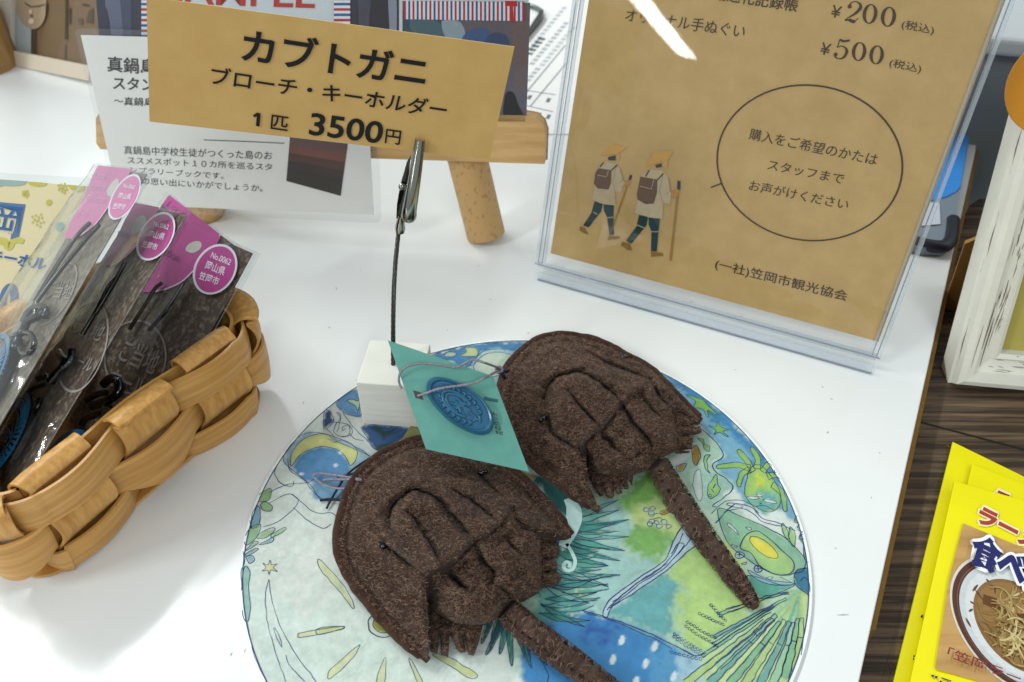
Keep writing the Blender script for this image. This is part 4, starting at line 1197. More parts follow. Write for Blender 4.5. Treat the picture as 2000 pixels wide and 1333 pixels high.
def digit(d, z, bl, br, tl):
    a, b, c = spl.px(z(bl, br, tl), 0.0032)
    g = lambda x, y: a + (b - a) * x + (c - a) * y
    W_ = np.linalg.norm(b - a)
    if d == '0':
        t = np.linspace(0, 2 * math.pi, 40, endpoint=False)
        A = np.array([g(0.5 + 0.5 * math.cos(x), 0.5 + 0.52 * math.sin(x)) for x in t]); B = np.array([g(0.5 + 0.27 * math.cos(x), 0.5 + 0.47 * math.sin(x)) for x in t])
        band(mb, A, B, mk)
    else:
        if d == '2': pts_, ws = [(0.14, 0.74), (0.2, 0.9), (0.48, 0.99), (0.82, 0.88), (0.86, 0.68), (0.62, 0.42), (0.25, 0.2), (0.05, 0.06)], [.10, .07, .05, .14, .22, .16, .07, .04]
        else: pts_, ws = [(0.14, 0.55), (0.35, 0.64), (0.65, 0.6), (0.85, 0.4), (0.72, 0.1), (0.42, 0.0), (0.12, 0.06), (0.06, 0.2)], [.04, .06, .1, .22, .16, .06, .1, .14]
        P = smooth(np.array([g(*p) for p in pts_]), 6)
        mb.ribbon(P, np.interp(np.linspace(0, 1, len(P)), np.linspace(0, 1, len(ws)), ws) * W_, spl.n, mk)
        c0 = g(0.16, 0.73) if d == '2' else g(0.1, 0.2)
        mb.poly([c0 + 0.13 * W_ * (math.cos(x) * spl.h + math.sin(x) * spl.u) + spl.n * 0.0005 for x in np.linspace(0, 2 * math.pi, 14, endpoint=False)], mk)
        if d == '2':
            mb.ribbon(smooth(np.array([g(0.04, 0.05), g(0.35, 0.08), g(0.65, 0.03), g(0.9, 0.22)]), 6), [.1 * W_] * 6 + [.2 * W_] * 8 + [.05 * W_] * 5, spl.n, mk)
        else:
            mb.ribbon(np.array([g(0.12, 0.54), g(0.2, 0.98)]), 0.06 * W_, spl.n, mk)
            mb.ribbon(smooth(np.array([g(0.2, 0.95), g(0.5, 0.9), g(0.9, 0.97)]), 5), 0.15 * W_, spl.n, mk)
digit('2', ZB, (918, 128), (1008, 138), (945, 5)); digit('0', ZB, (1022, 135), (1108, 148), (1040, 22)); digit('0', ZB, (1132, 152), (1220, 166), (1150, 38))
digit('5', ZB, (855, 350), (938, 360), (878, 232)); digit('0', ZB, (958, 358), (1042, 372), (975, 250)); digit('0', ZB, (1064, 378), (1148, 392), (1080, 270))
pline(mb, spl, ell((1581.5, 318.5), (181, 4), (4, 152), 64), 0.0065, mk, 0.003, 0, True)
pline(mb, spl, ZB((118, 1128), (150, 1116), (182, 1104)), 0.006, mk, 0.003, 0)
sl('購入をご希望のかたは', ZB, 0.0, (343, 838), (1108, 998), (360, 770)); sl('スタッフまで', ZB, 0.0, (455, 1020), (908, 1110), (470, 960)); sl('お声がけください', ZB, 0.0, (343, 1145), (935, 1265), (358, 1082))
sl('(一社)笠岡市観光協会', ZD, 0.006, (138, 455), (930, 655), (152, 385))
def wk(q, c, off=0.003, s_=0): ppoly(mb, spl, ZE(*q), flat(c, 0.7), off, s_)
def wl(q, w, c, off=0.004): pline(mb, spl, ZE(*q), w, flat(c, 0.7), off, 0)
# walkers
wl([(462, 280), (353, 590)], 0.0085, '#8f6a30', 0.003); wl([(468, 262), (461, 287)], 0.012, '#26303a', 0.0035)
wk([(285, 393), (326, 408), (318, 445), (255, 525), (228, 515), (270, 450)], '#14302f'); wk([(330, 408), (381, 416), (380, 475), (382, 560), (360, 565), (348, 475), (332, 440)], '#17353a')
wk([(212, 520), (235, 525), (256, 560), (235, 555), (208, 540)], '#7d5c2c', 0.0035); wk([(360, 566), (410, 570), (412, 580), (358, 588)], '#7d5c2c', 0.0035)
wk([(310, 210), (345, 195), (392, 205), (412, 230), (425, 285), (440, 300), (425, 322), (420, 348), (385, 345), (392, 415), (330, 408), (272, 385), (285, 330), (290, 250)], '#a8997b', 0.0036)
wk([(393, 162), (413, 158), (410, 185), (395, 188)], '#b28a56', 0.0036); wk([(352, 172), (390, 164), (390, 190), (355, 188)], '#3d3038', 0.0038)
wk([(315, 166), (378, 108), (452, 122), (398, 155)], '#b58a44', 0.0044); wk([(305, 228), (370, 238), (368, 300), (355, 335), (300, 330), (282, 305), (290, 250)], '#5d4534', 0.0044)
wl([(300, 262), (345, 272), (355, 240)], 0.0028, '#a59a88', 0.0050); wl([(312, 222), (330, 200)], 0.006, '#4a372a', 0.0048); wl([(368, 240), (398, 212)], 0.006, '#4a372a', 0.0048)
wk([(438, 292), (466, 285), (460, 316), (430, 320)], '#a5773f', 0.0044); wl([(278, 448), (300, 460)], 0.005, '#8d8b78'); wl([(348, 476), (381, 474)], 0.005, '#8d8b78')
wl([(395, 215), (376, 300), (388, 345)], 0.003, '#8a7c62'); wl([(415, 232), (428, 288), (408, 300)], 0.003, '#8a7c62', 0.0048)
wl([(705, 330), (665, 692)], 0.0105, '#8f6a30', 0.003); wl([(708, 292), (706, 336)], 0.014, '#26303a', 0.0035)
wk([(508, 463), (553, 470), (545, 515), (470, 605), (442, 592), (495, 520)], '#14302f'); wk([(556, 473), (613, 480), (605, 545), (597, 645), (568, 645), (570, 545), (556, 510)], '#17353a')
wk([(425, 597), (460, 605), (474, 640), (450, 638), (418, 615)], '#7d5c2c', 0.0035); wk([(568, 647), (625, 652), (630, 668), (568, 672)], '#7d5c2c', 0.0035)
wk([(520, 262), (570, 235), (625, 240), (652, 270), (662, 340), (674, 360), (660, 408), (628, 400), (625, 482), (560, 475), (485, 452), (500, 395), (510, 300)], '#ab9c7d', 0.0036)
wk([(625, 195), (652, 185), (650, 220), (632, 235)], '#b28a56', 0.0036); wk([(588, 212), (620, 204), (622, 222), (595, 226)], '#3d3038', 0.0038)
wk([(533, 222), (588, 145), (680, 140), (655, 185)], '#b58a44', 0.0044); wk([(515, 270), (600, 285), (598, 350), (582, 405), (540, 408), (500, 385), (497, 360)], '#5d4534', 0.0044)
wl([(512, 318), (570, 332), (582, 285)], 0.0028, '#a59a88', 0.0050); wl([(540, 270), (560, 238)], 0.006, '#4a372a', 0.0048); wl([(598, 288), (630, 255)], 0.006, '#4a372a', 0.0048)
wk([(668, 345), (700, 330), (712, 345), (700, 372), (664, 376)], '#a5773f', 0.0044); wl([(497, 512), (540, 530)], 0.005, '#8d8b78'); wl([(570, 546), (606, 546)], 0.005, '#8d8b78')
wl([(628, 260), (610, 340), (628, 400)], 0.003, '#8a7c62'); wl([(655, 275), (664, 340), (640, 360)], 0.003, '#8a7c62', 0.0048)
mb.build('paper', ss)
for off in (0.014, -0.02):
    mb = MB()
    mb.poly([spl.pt(x0, yb, off), spl.pt(x1, yb, off), spl.pt(x1, TOPB, off), spl.pt(x0, TOPB, off)], M_acryl)
    mb.build('thin_sheet', ss)
mb = MB()
def sbar(xa, ya, xb, yb_, n0, n1, m):
    c = spl.pt((xa + xb) / 2, (ya + yb_) / 2, (n0 + n1) / 2)
    mb.box(c, spl.h * (xb - xa) / 2, spl.u * (yb_ - ya) / 2, spl.n * (n1 - n0) / 2, m)
sbar(x0 - 0.004, yb, x0 + 0.012, TOPB, -0.03, 0.013, M_acryl_edge); sbar(x0 + 0.034, yb + 0.02, x0 + 0.044, TOPB, -0.012, 0.013, M_acryl_edge)
sbar(x1 - 0.012, yb, x1 + 0.004, TOPB, -0.03, 0.013, M_acryl_edge); sbar(x1 - 0.044, yb + 0.02, x1 - 0.034, TOPB, -0.012, 0.013, M_acryl_edge)
sbar(x0 + 0.013, yb - 0.010, x1 - 0.013, yb + 0.006, -0.03, 0.013, M_acryl_edge)
M_edge_line = film('acrylic_cut_edge', '#aeb9c4', 1.8, 0.1, 0.35, '#b9c3cd')
for xa in (x0 + 0.014, x0 + 0.033, x1 - 0.014, x1 - 0.033):
    mb.tube([spl.pt(xa, yb + 0.012, 0.015), spl.pt(xa, TOPB, 0.015)], 0.0022, M_edge_line, 6)
mb.tube([spl.pt(x0, yb + 0.006, 0.016), spl.pt(x1, yb + 0.006, 0.016)], 0.0035, M_edge_line, 6)
mb.build('edge_strip', ss, bevel=0.003)
mb = MB()
bx0, bx1 = 0.0, sp0.ab(b1)[0][0]
hb = 0.055
back = np.cross([0, 0, 1.0], hs); back = back * (1 if back[1] > 0 else -1)
cB = b0 + hs * (bx0 + bx1) / 2 + back * 0.4 + np.array([0, 0, 0.010])
mb.box(cB, hs * (bx1 - bx0) / 2, back * 0.4, (0, 0, 0.005), film('acrylic_base', '#ffffff', 1.35, 0.05, 0.0))
mb.box(b0 + hs * (bx0 + bx1) / 2 + back * 0.010 + np.array([0, 0, 0.026]), hs * (bx1 - bx0) / 2, back * 0.006, (0, 0, 0.020), M_acryl_edge)
mb.tube([b0 + [0, 0, 0.006], b1 + [0, 0, 0.006]], 0.0045, M_edge_line, 6)
mb.build('base', ss, bevel=0.004)

# ------------------------------------------------------------------ wooden easel, laminated sheet, booklet
M_pine = mat('pine', '#b08a55', 0.5, 0.3, base2='#c7a472', scale=(1.2, 30, 30), bump=0.0006, detail=6)
M_rubber = mat('beech_dowel', '#c29c67', 0.5, 0.3, base2='#ad8754', scale=(46, 46, 28), detail=2, sharp=(0.58, 0.64))
fR, fL = onz1((952, 470)), onz1((388, 426))
eh = nrm(fR - fL); eb = np.array([-eh[1], eh[0], 0]); lean = math.radians(14)
eu = np.array([0, 0, math.cos(lean)]) + eb * math.sin(lean)
ep = Plane(fR, eh, eu)
ez = thing('easel', (fL + fR) / 2, 'small pine easel with round dowel legs behind the price card', 'easel')
mb = MB()
Q = [(187, 232), (193, 222), (300, 223), (700, 225), (1020, 226), (1046, 231), (1060, 243), (1066, 262), (1064, 321), (700, 309), (196, 292), (188, 280)]
mb.slab(ep.px(Q, 0.11), -ep.n * 0.1, M_pine)
mb.build('crossbar', ez, bevel=0.006)
mb = MB()
A = ep.px([(187, 230), (1010, 232)], 0.0)
for qb, qt in (((952, 470), (915, 318)), ((388, 426), (455, 300))):
    a = ep.px([qb], -0.02)[0]; b = ep.px([qt], -0.02)[0]
    d = (b - a); a = a - d * (a[2] - 0.004) / d[2]
    e = a + d * (1.75 / d[2])
    mb = MB()
    m_ = 24; ang = np.linspace(0, 2 * math.pi, m_, endpoint=False)
    ax1 = nrm(np.cross(d, [0, 0, 1])); ax2 = nrm(np.cross(ax1, d))
    mb.tube([a + nrm(d) * 0.004, a + nrm(d) * 0.012, e], [0.093, 0.101, 0.101], M_rubber, m_)
    mb.build('leg', ez)
mb = MB()
hid = [(330, 40), (900, 40)]
a = ep.px(hid, -0.05)
mb.box((a[0] + a[1]) / 2, (a[1] - a[0]) / 2, ep.u * 0.12, ep.n * 0.04, M_pine)
mb.build('rail', ez)

lam = Plane(ep.o + ep.n * 0.135, ep.h, ep.u)
ls = thing('laminated_notice', lam.px([(490, 425)])[0], 'white laminated notice with black writing, leaning on the easel behind the price card', 'notice')
mb = MB()
mb.slab(lam.px([(157.6, 69), (712, 84), (730, 420), (234, 400)]), -lam.n * 0.003, M_wpaper)
ZN = zt(0, 0, 3.332)
def nl(t_, bold, *c): letters(mb, t_, lam, *ZN(*c), M_ink, bold, 0.002)
nl('真鍋島', 0.016, (697, 468), (1010, 490), (697, 365)); nl('スタン', 0.016, (735, 582), (1000, 594), (735, 500)); nl('〜真鍋島', 0.008, (740, 685), (995, 695), (742, 630))
nl('真鍋島中学校生徒がつくった島のお', 0.0, (808, 1005), (1770, 1042), (806, 950)); nl('ススメスポット１０カ所を巡るスタ', 0.0, (830, 1066), (1770, 1112), (828, 1020))
nl('ンプラリーブックです。', 0.0, (845, 1128), (1455, 1168), (845, 1085)); nl('旅の思い出にいかがでしょうか。', 0.0, (862, 1198), (1708, 1250), (862, 1152))
pline(mb, lam, ZN((1325, 912), (1600, 922), (1850, 934)), 0.004, M_ink, 0.002, 0)
ZC2 = zt(280, 0, 2.5)
ph = lam.px(ZC2((718, 640), (1003, 665), (963, 958), (698, 885)), 0.002)
for k, c in enumerate(['#33405a', '#5c3c3a', '#6b3a30', '#43231f', '#251817', '#1a1413', '#171312']):
    t0_, t1_ = k / 7, (k + 1) / 7
    mb.poly([ph[0] + (ph[3] - ph[0]) * t0_, ph[1] + (ph[2] - ph[1]) * t0_, ph[1] + (ph[2] - ph[1]) * t1_, ph[0] + (ph[3] - ph[0]) * t1_], flat(c, 0.4))
mb.build('paper', ls)
mb = MB()
Q = [(149, 75), (146, 62), (152, 57), (165, 56), (724, 72), (734, 78), (745, 424), (742, 434), (735, 436), (240, 413), (230, 408), (226, 396)]
mb.poly(lam.px(Q, 0.004), film('laminate', '#f7f8f8', 1.5, 0.06, 0.06, '#d6dade', 0.002, (2, 2, 2)))
mb.build('plastic_pouch', ls)

bk = Plane(ep.o + ep.n * 0.098, ep.h, ep.u)
bo = thing('photo_booklet', bk.px([(600, 226)])[0], 'open photo booklet with red and blue airmail stripes standing on the easel bar', 'booklet')
mb = MB()
top_y = -150
mb.slab(bk.px([(176, top_y), (1036, top_y), (1024, 240), (205, 232)]), -bk.n * 0.02, mat('booklet_paper', '#c9cdd3', 0.35, 0.4, var=0.03))
def bp_(q, c, off=0.002, sm=0, rough=0.3): ppoly(mb, bk, q, flat(c, rough, 0.45), off, sm)
bp_([(176, top_y), (276, top_y), (276, 230), (205, 230)], '#2c2b3d')
bp_([(212, top_y), (222, top_y), (242, 60), (250, 225), (236, 225), (214, 40), (205, 0)], '#5b5f78', 0.0028, 3); bp_([(222, top_y), (250, top_y), (258, 60), (266, 200), (250, 225), (240, 60)], '#3f4158', 0.0034, 3)
bp_([(683, top_y), (779, top_y), (779, 230), (683, 230)], '#2f3041'); bp_([(700, top_y), (730, top_y), (720, 60), (704, 120)], '#45475a', 0.0028, 3); bp_([(755, top_y), (770, top_y), (775, 80), (762, 80)], '#858a9c', 0.0028, 3)
bp_([(786, 2), (1036, 6), (1028, 240), (786, 232)], '#5f5a66'); bp_([(786, 20), (880, 22), (900, 60), (905, 232), (786, 232)], '#2f4a5c', 0.0028)
bp_([(800, 38), (850, 40), (880, 75), (870, 110), (820, 90)], '#46606e', 0.0034, 3); bp_([(862, 42), (900, 44), (908, 80), (880, 92)], '#8b98a6', 0.004, 3)
bp_([(905, 70), (935, 55), (955, 62), (948, 90), (905, 95)], '#3b5784', 0.0046, 3); bp_([(948, 78), (965, 65), (985, 68), (994, 85), (985, 105), (950, 100)], '#34476e', 0.0052, 4)
bp_([(985, 195), (990, 180), (1003, 182), (1012, 205), (1022, 230), (985, 230)], '#15130f', 0.0046, 3); bp_([(1000, 40), (1034, 40), (1028, 180), (1004, 180)], '#6a5a5d', 0.0032)
bp_([(786, top_y), (1036, top_y), (1034, 2), (786, 2)], '#d5d8de', 0.0032)
stripes = ['#b3262f', '#d9dbe2', '#2a5590', '#d9dbe2']
for k, x in enumerate(np.arange(789, 1022, 4.12)):
    s = 0.06 * (x - 789) / 230 * 60
    bp_([(x, 2 + s * 0.6), (x + 4.12, 2 + s * 0.6), (x + 4.12, 38 + s), (x, 38 + s)], stripes[k % 4], 0.0062)
for x, x2 in ((276, 288), (652, 684)):
    for k, y in enumerate(np.arange(top_y, 120, 5.2)):
        bp_([(x, y), (x2, y), (x2, y + 5.2), (x, y + 5.2)], stripes[k % 4], 0.0062)
letters(mb, 'SAMPLE', bk, (322, 8), (614, 17), (322, -44), flat('#b3362c', 0.4), 0.012, 0.003)
letters(mb, 'T', bk, (988, 44), (1012, 45), (986, 2), flat('#b3262f'), 0.05, 0.0066)
mb.build('page', bo)
mb = MB()
mb.poly(bk.px([(174, top_y), (1038, top_y), (1026, 238), (203, 234)], 0.012), M_film)
mb.build('plastic_sleeve', bo)

# ------------------------------------------------------------------ framed print far left, papers at the back
fp_ = standing(onz1((15, 116)), (15, 111), (171, 150), (11, 0))
fo = thing('photo_stand', onz1((60, 125)), 'photo stand with a brown picture of a pale carved face, top left corner', 'photo stand')
ZF = zt(0, 0, 5.553)
mb = MB()
Q = ZF((60, -700), (1400, -700), (1250, 800), (880, 745), (90, 615))
mb.slab(fp_.px(Q), -fp_.n * 0.02, mat('sepia_print', '#6a563f', 0.4, 0.4, base2='#7d664a', scale=(1, 1, 1)))
def fpx(q, c, off, sm=0): ppoly(mb, fp_, ZF(*q), flat(c, 0.4, 0.4), off, sm)
fpx([(80, -700), (340, -700), (335, 648), (95, 612)], '#a9b4b8', 0.004)
fpx([(340, 300), (395, 260), (390, 655), (338, 645)], '#4d3f31', 0.005)
fpx([(165, -100), (180, 120), (230, 240), (300, 300), (370, 318), (440, 280), (485, 190), (495, 60), (500, -200), (300, -300)], '#ad997f', 0.008, 4)
fpx([(495, 60), (520, 40), (505, 190), (450, 290), (380, 322), (440, 280), (485, 190)], '#3b2f22', 0.007, 2)
fpx([(265, 10), (290, 40), (340, 70), (420, 60), (480, 45), (490, 60), (420, 78), (335, 85), (280, 55)], '#6d5b45', 0.010)
for c, r_, col_ in (((330, 125), (18, 26), '#d2c1ac'), ((338, 232), (30, 30), '#d9c9b8'), ((345, 175), (20, 14), '#7b674f')):
    fpx(ell(c, (r_[0], 0), (0, r_[1]), 16), col_, 0.011)
fpx([(708, -300), (740, -300), (735, 150), (735, 435), (700, 430), (708, 160)], '#3a3325', 0.005); fpx([(752, 90), (772, 90), (770, 265), (752, 265)], '#3a3325', 0.005)
fpx([(890, 40), (960, 50), (970, 75), (900, 65)], '#3d3226', 0.005); fpx([(930, 250), (960, 120), (1010, 90), (1010, 260)], '#4f4232', 0.005); fpx([(850, 200), (900, 205), (895, 275), (855, 270)], '#57493a', 0.005)
fpx([(700, 480), (715, 480), (712, 720), (700, 718)], '#5f4d39', 0.005)
mb.build('print', fo)
mb = MB()
mb.poly(fp_.px(ZF((30, -700), (1420, -700), (1260, 850), (880, 780), (70, 640)), 0.03), M_acryl)
a = fp_.px(ZF((60, 640), (1000, 830)), 0.03)
mb.box((a[0] + a[1]) / 2 + np.array([0, 0, 0.02]), (a[1] - a[0]) / 2, fp_.u * 0.05, fp_.n * 0.02, mat('cream_rail', '#c9bdab', 0.4, 0.4))
a = fp_.px(ZF((80, -700), (75, 640)), 0.03)
mb.box((a[0] + a[1]) / 2, fp_.h * 0.06, (a[1] - a[0]) / 2, fp_.n * 0.02, mat('cream_edge', '#b9b3ab', 0.4, 0.4))
mb.build('frame', fo)
# tan wooden stand at the very corner
mb = MB()
a = onz1((-38, 128)); b = onz1((4, 122))
mb.tube([a + [0, 0, 0.01], a + [0.02, 0.0, 0.6], a + [0.04, 0.05, 2.2]], [0.26, 0.24, 0.24], mat('brown_wood', '#8a6a3c', 0.6, 0.25, base2='#a88455', scale=(20, 20, 2)), 20)
mb.build('wooden_post', base=a, label='rounded tan wooden post cut by the left edge beside the photo stand', cat='post')

mb = MB()
Q = [(985, 262), (985, -70), (1190, -70), (1130, 262)]
mb.slab(onz(Q, 0.006), (0, 0, -0.004), M_wpaper)
zp = 0.0075
ZP = zt(680, 0, 4.348)
def pl2(q, w, c='#9aa2a7'): mb.ribbon(onz(ZP(*q), zp), w, (0, 0, 1), flat(c))
for q in ([(1500, 800), (1845, 385)], [(1550, 900), (1850, 540)], [(1480, 765), (1760, 805)], [(1480, 890), (1740, 950)], [(1480, 1040), (1700, 1080)]): pl2(q, 0.012)
for a0, n_, col_ in (((1530, 465), 5, '#6a7074'), ((1540, 420), 12, '#b4babd'), ((1555, 550), 12, '#a9b0b3'), ((1640, 560), 11, '#b9bfc2'), ((1520, 690), 4, '#a9b0b3')):
    for k in range(n_):
        x, y = a0[0] + 26 * k, a0[1] - 31 * k
        pl2([(x, y), (x + 16, y - 19)], 0.035 if col_ != '#6a7074' else 0.055, col_)
for c in ((1540, 825), (1700, 850), (1535, 965), (1620, 975), (1700, 990)): pl2([(c[0] - 15, c[1]), (c[0] + 15, c[1] + 4)], 0.06, '#6d7478')
mb.build('printed_form', base=onz1((1080, 100)), label='printed white form lying flat behind the easel, left of the acrylic sign', cat='paper')
mb = MB()
mb.slab(onz(ZP((1490, 330), (1640, 150), (1660, 110), (1640, 80), (1520, 260), (1460, 320)), 0.05), (0, 0, -0.045), mat('black_plastic', '#2a2d2c', 0.35, 0.4))
P = onz(ZP((1460, 60), (1530, 45), (1600, 70), (1645, 100)), 0.03)
mb.tube(smooth(P, 6), 0.018, mat('grey_metal', '#6f7674', 0.3, 0.5, metal=0.6), 8)
mb.build('clipboard_clip', base=onz1((1040, 40)), label='dark plastic clip corner lying on the forms behind the booklet', cat='clip')

# clipboard with a blue sheet behind the sign
co = thing('clipboard', onz1((1820, 440)), 'grey clipboard with a blue sheet and black corner guard, right behind the acrylic sign', 'clipboard')
mb = MB()
ZG = zt(1800, 280, 2.565)
Q = ZG((-420, 420), (20, 525), (110, 530), (150, 500), (165, 400), (235, 0), (300, -380), (-100, -480))
mb.slab(onz(Q, 0.05), (0, 0, -0.04), mat('grey_board', '#7e8b98', 0.3, 0.4))
mb.build('board', co, bevel=0.006)
mb = MB()
Q = ZG((-300, 250), (60, 285), (130, 265), (175, 240), (195, 215), (230, 0), (290, -360), (-60, -440))
mb.slab(onz(Q, 0.056), (0, 0, -0.004), mat('blue_sheet', '#3f8fe0', 0.35, 0.4))
mb.poly(onz(ZG((-60, 290), (90, 300), (95, 405), (-60, 420)), 0.0565), flat('#c9cedb'))
mb.build('sheet', co)
mb = MB()
P = onz(ZG((-40, 495), (40, 515), (105, 518), (140, 495), (152, 450), (158, 385)), 0.045)
mb.tube(smooth(P, 8), 0.034, mat('black_rubber', '#23282f', 0.35, 0.4), 12)
mb.build('corner_guard', co)

# ------------------------------------------------------------------ basket
M_strip = mat('wood_strip_band', '#ac7a3a', 0.4, 0.35, base2='#d0a05c', scale=(2.5, 2.5, 45), bump=0.0012, bscale=(4, 4, 70), detail=6)
M_stake = mat('wood_strip_stake', '#ac7a3a', 0.4, 0.35, base2='#d0a05c', scale=(40, 40, 2.5), bump=0.0012, bscale=(60, 60, 4), detail=6)
BF = np.array([-1.5, 1.48]); BD = np.array([0.5236, 0.8519]); BN = np.array([-0.8519, 0.5236])
BA0, BA1, BW, BR_ = -0.10, 1.08, 0.84, 0.17
def basket_path():
    pts_ = []
    def arc(cx, cy, t0, t1):
        for t in np.linspace(t0, t1, 14): pts_.append((cx + BR_ * math.cos(t), cy + BR_ * math.sin(t)))
    # (along, perp): perp 0 = front wall
    for a in np.linspace(BA0 + BR_, BA1 - BR_, 40, endpoint=False): pts_.append((a, 0.018 * math.sin((a - BA0) / (BA1 - BA0) * math.pi)))
    arc(BA1 - BR_, BR_, -math.pi / 2, 0); arc(BA1 - BR_, BW - BR_, 0, math.pi / 2)
    for a in np.linspace(BA1 - BR_, BA0 + BR_, 40, endpoint=False)[1:]: pts_.append((a, BW))
    arc(BA0 + BR_, BW - BR_, math.pi / 2, math.pi); arc(BA0 + BR_, BR_, math.pi, 1.5 * math.pi)
    P = np.array(pts_)
    P = P[np.concatenate([[True], np.linalg.norm(np.diff(P, axis=0), axis=1) > 1e-4])]
    Q = np.vstack([P, P[:1]])
    s = np.concatenate([[0], np.cumsum(np.linalg.norm(np.diff(Q, axis=0), axis=1))])
    tot = s[-1]
    ss_ = np.linspace(0, tot, 241)[:-1]
    R = np.stack([np.interp(ss_, s, Q[:, i]) for i in (0, 1)], -1)
    T = np.roll(R, -1, 0) - np.roll(R, 1, 0); T /= np.hypot(*T.T)[:, None]
    N = np.stack([T[:, 1], -T[:, 0]], -1)
    return R, N, ss_, tot
BRp, BNp, BS, BT = basket_path()
NST = 12
pitch = BT / NST
s_first = (0.175 - (BA0 + BR_)) % BT
def b3(ap, z):
    ap = np.atleast_2d(ap)
    xy = BF + ap[:, :1] * BD + ap[:, 1:] * BN
    return np.column_stack([xy, np.broadcast_to(z, (len(ap),))])
def wall(z): return -0.012 + 0.012 * math.sin(min(max(z / 0.43, 0), 1) * math.pi) - 0.035 * (1 - z / 0.43)
bo_ = thing('woven_basket', (*(BF + BD * 0.5 + BN * 0.3), 0), 'tan basket woven from wide wood strips, holding the keychain packets', 'basket')
rows = [(0.005, 0.135, 1), (0.142, 0.285, -1), (0.29, 0.432, 1)]
for z0, z1, sg in rows:
    mb = MB()
    cph = np.cos(2 * math.pi * (BS - s_first) / (2 * pitch))          # +1 at even stakes, -1 at odd
    off = sg * 0.034 * cph
    if z0 < 0.1: off = np.where(cph > 0, 0.034 * cph, 0.075 * cph)
    zdrop = -0.06 * np.clip(-cph, 0, 1) if sg < 0 else 0 * cph
    zs = np.linspace(z0, z1, 6)
    zw = 0.010 * vnoise(np.stack([BS, BS * 0 + z0 * 50], -1), 0.3, 5)
    outer_, inner_ = [], []
    for j, z in enumerate(zs):
        bul = 0.004 * math.sin(j / 5 * math.pi)
        o = (off + bul + wall(z))[:, None]
        zz = np.maximum(z + zw + zdrop * (1 - j / 5), 0.003)
        outer_.append(b3(BRp + BNp * (o + 0.0055), zz)); inner_.append(b3(BRp + BNp * (o - 0.0055), zz))
    G = outer_ + inner_[::-1]
    n = len(BRp); K = len(G)
    V = np.vstack(G)
    F = [(k * n + i, k * n + (i + 1) % n, ((k + 1) % K) * n + (i + 1) % n, ((k + 1) % K) * n + i) for k in range(K) for i in range(n)]
    mb.add(V, F, M_strip, True)
    o = mb.build('band', bo_)
    md = o.modifiers.new('edges', 'EDGE_SPLIT'); md.split_angle = math.radians(40)
# inner rim liner
mb = MB()
G = []
for z, o in ((0.33, -0.046), (0.436, -0.046), (0.436, -0.058), (0.33, -0.058)):
    G.append(b3(BRp + BNp * (o + wall(z) + 0.012 * np.cos(2 * math.pi * (BS - s_first) / (2 * pitch)))[:, None], z))
V = np.vstack(G); n = len(BRp)
mb.add(V, [(k * n + i, k * n + (i + 1) % n, ((k + 1) % 4) * n + (i + 1) % n, ((k + 1) % 4) * n + i) for k in range(4) for i in range(n)], M_strip)
mb.build('rim_liner', bo_)
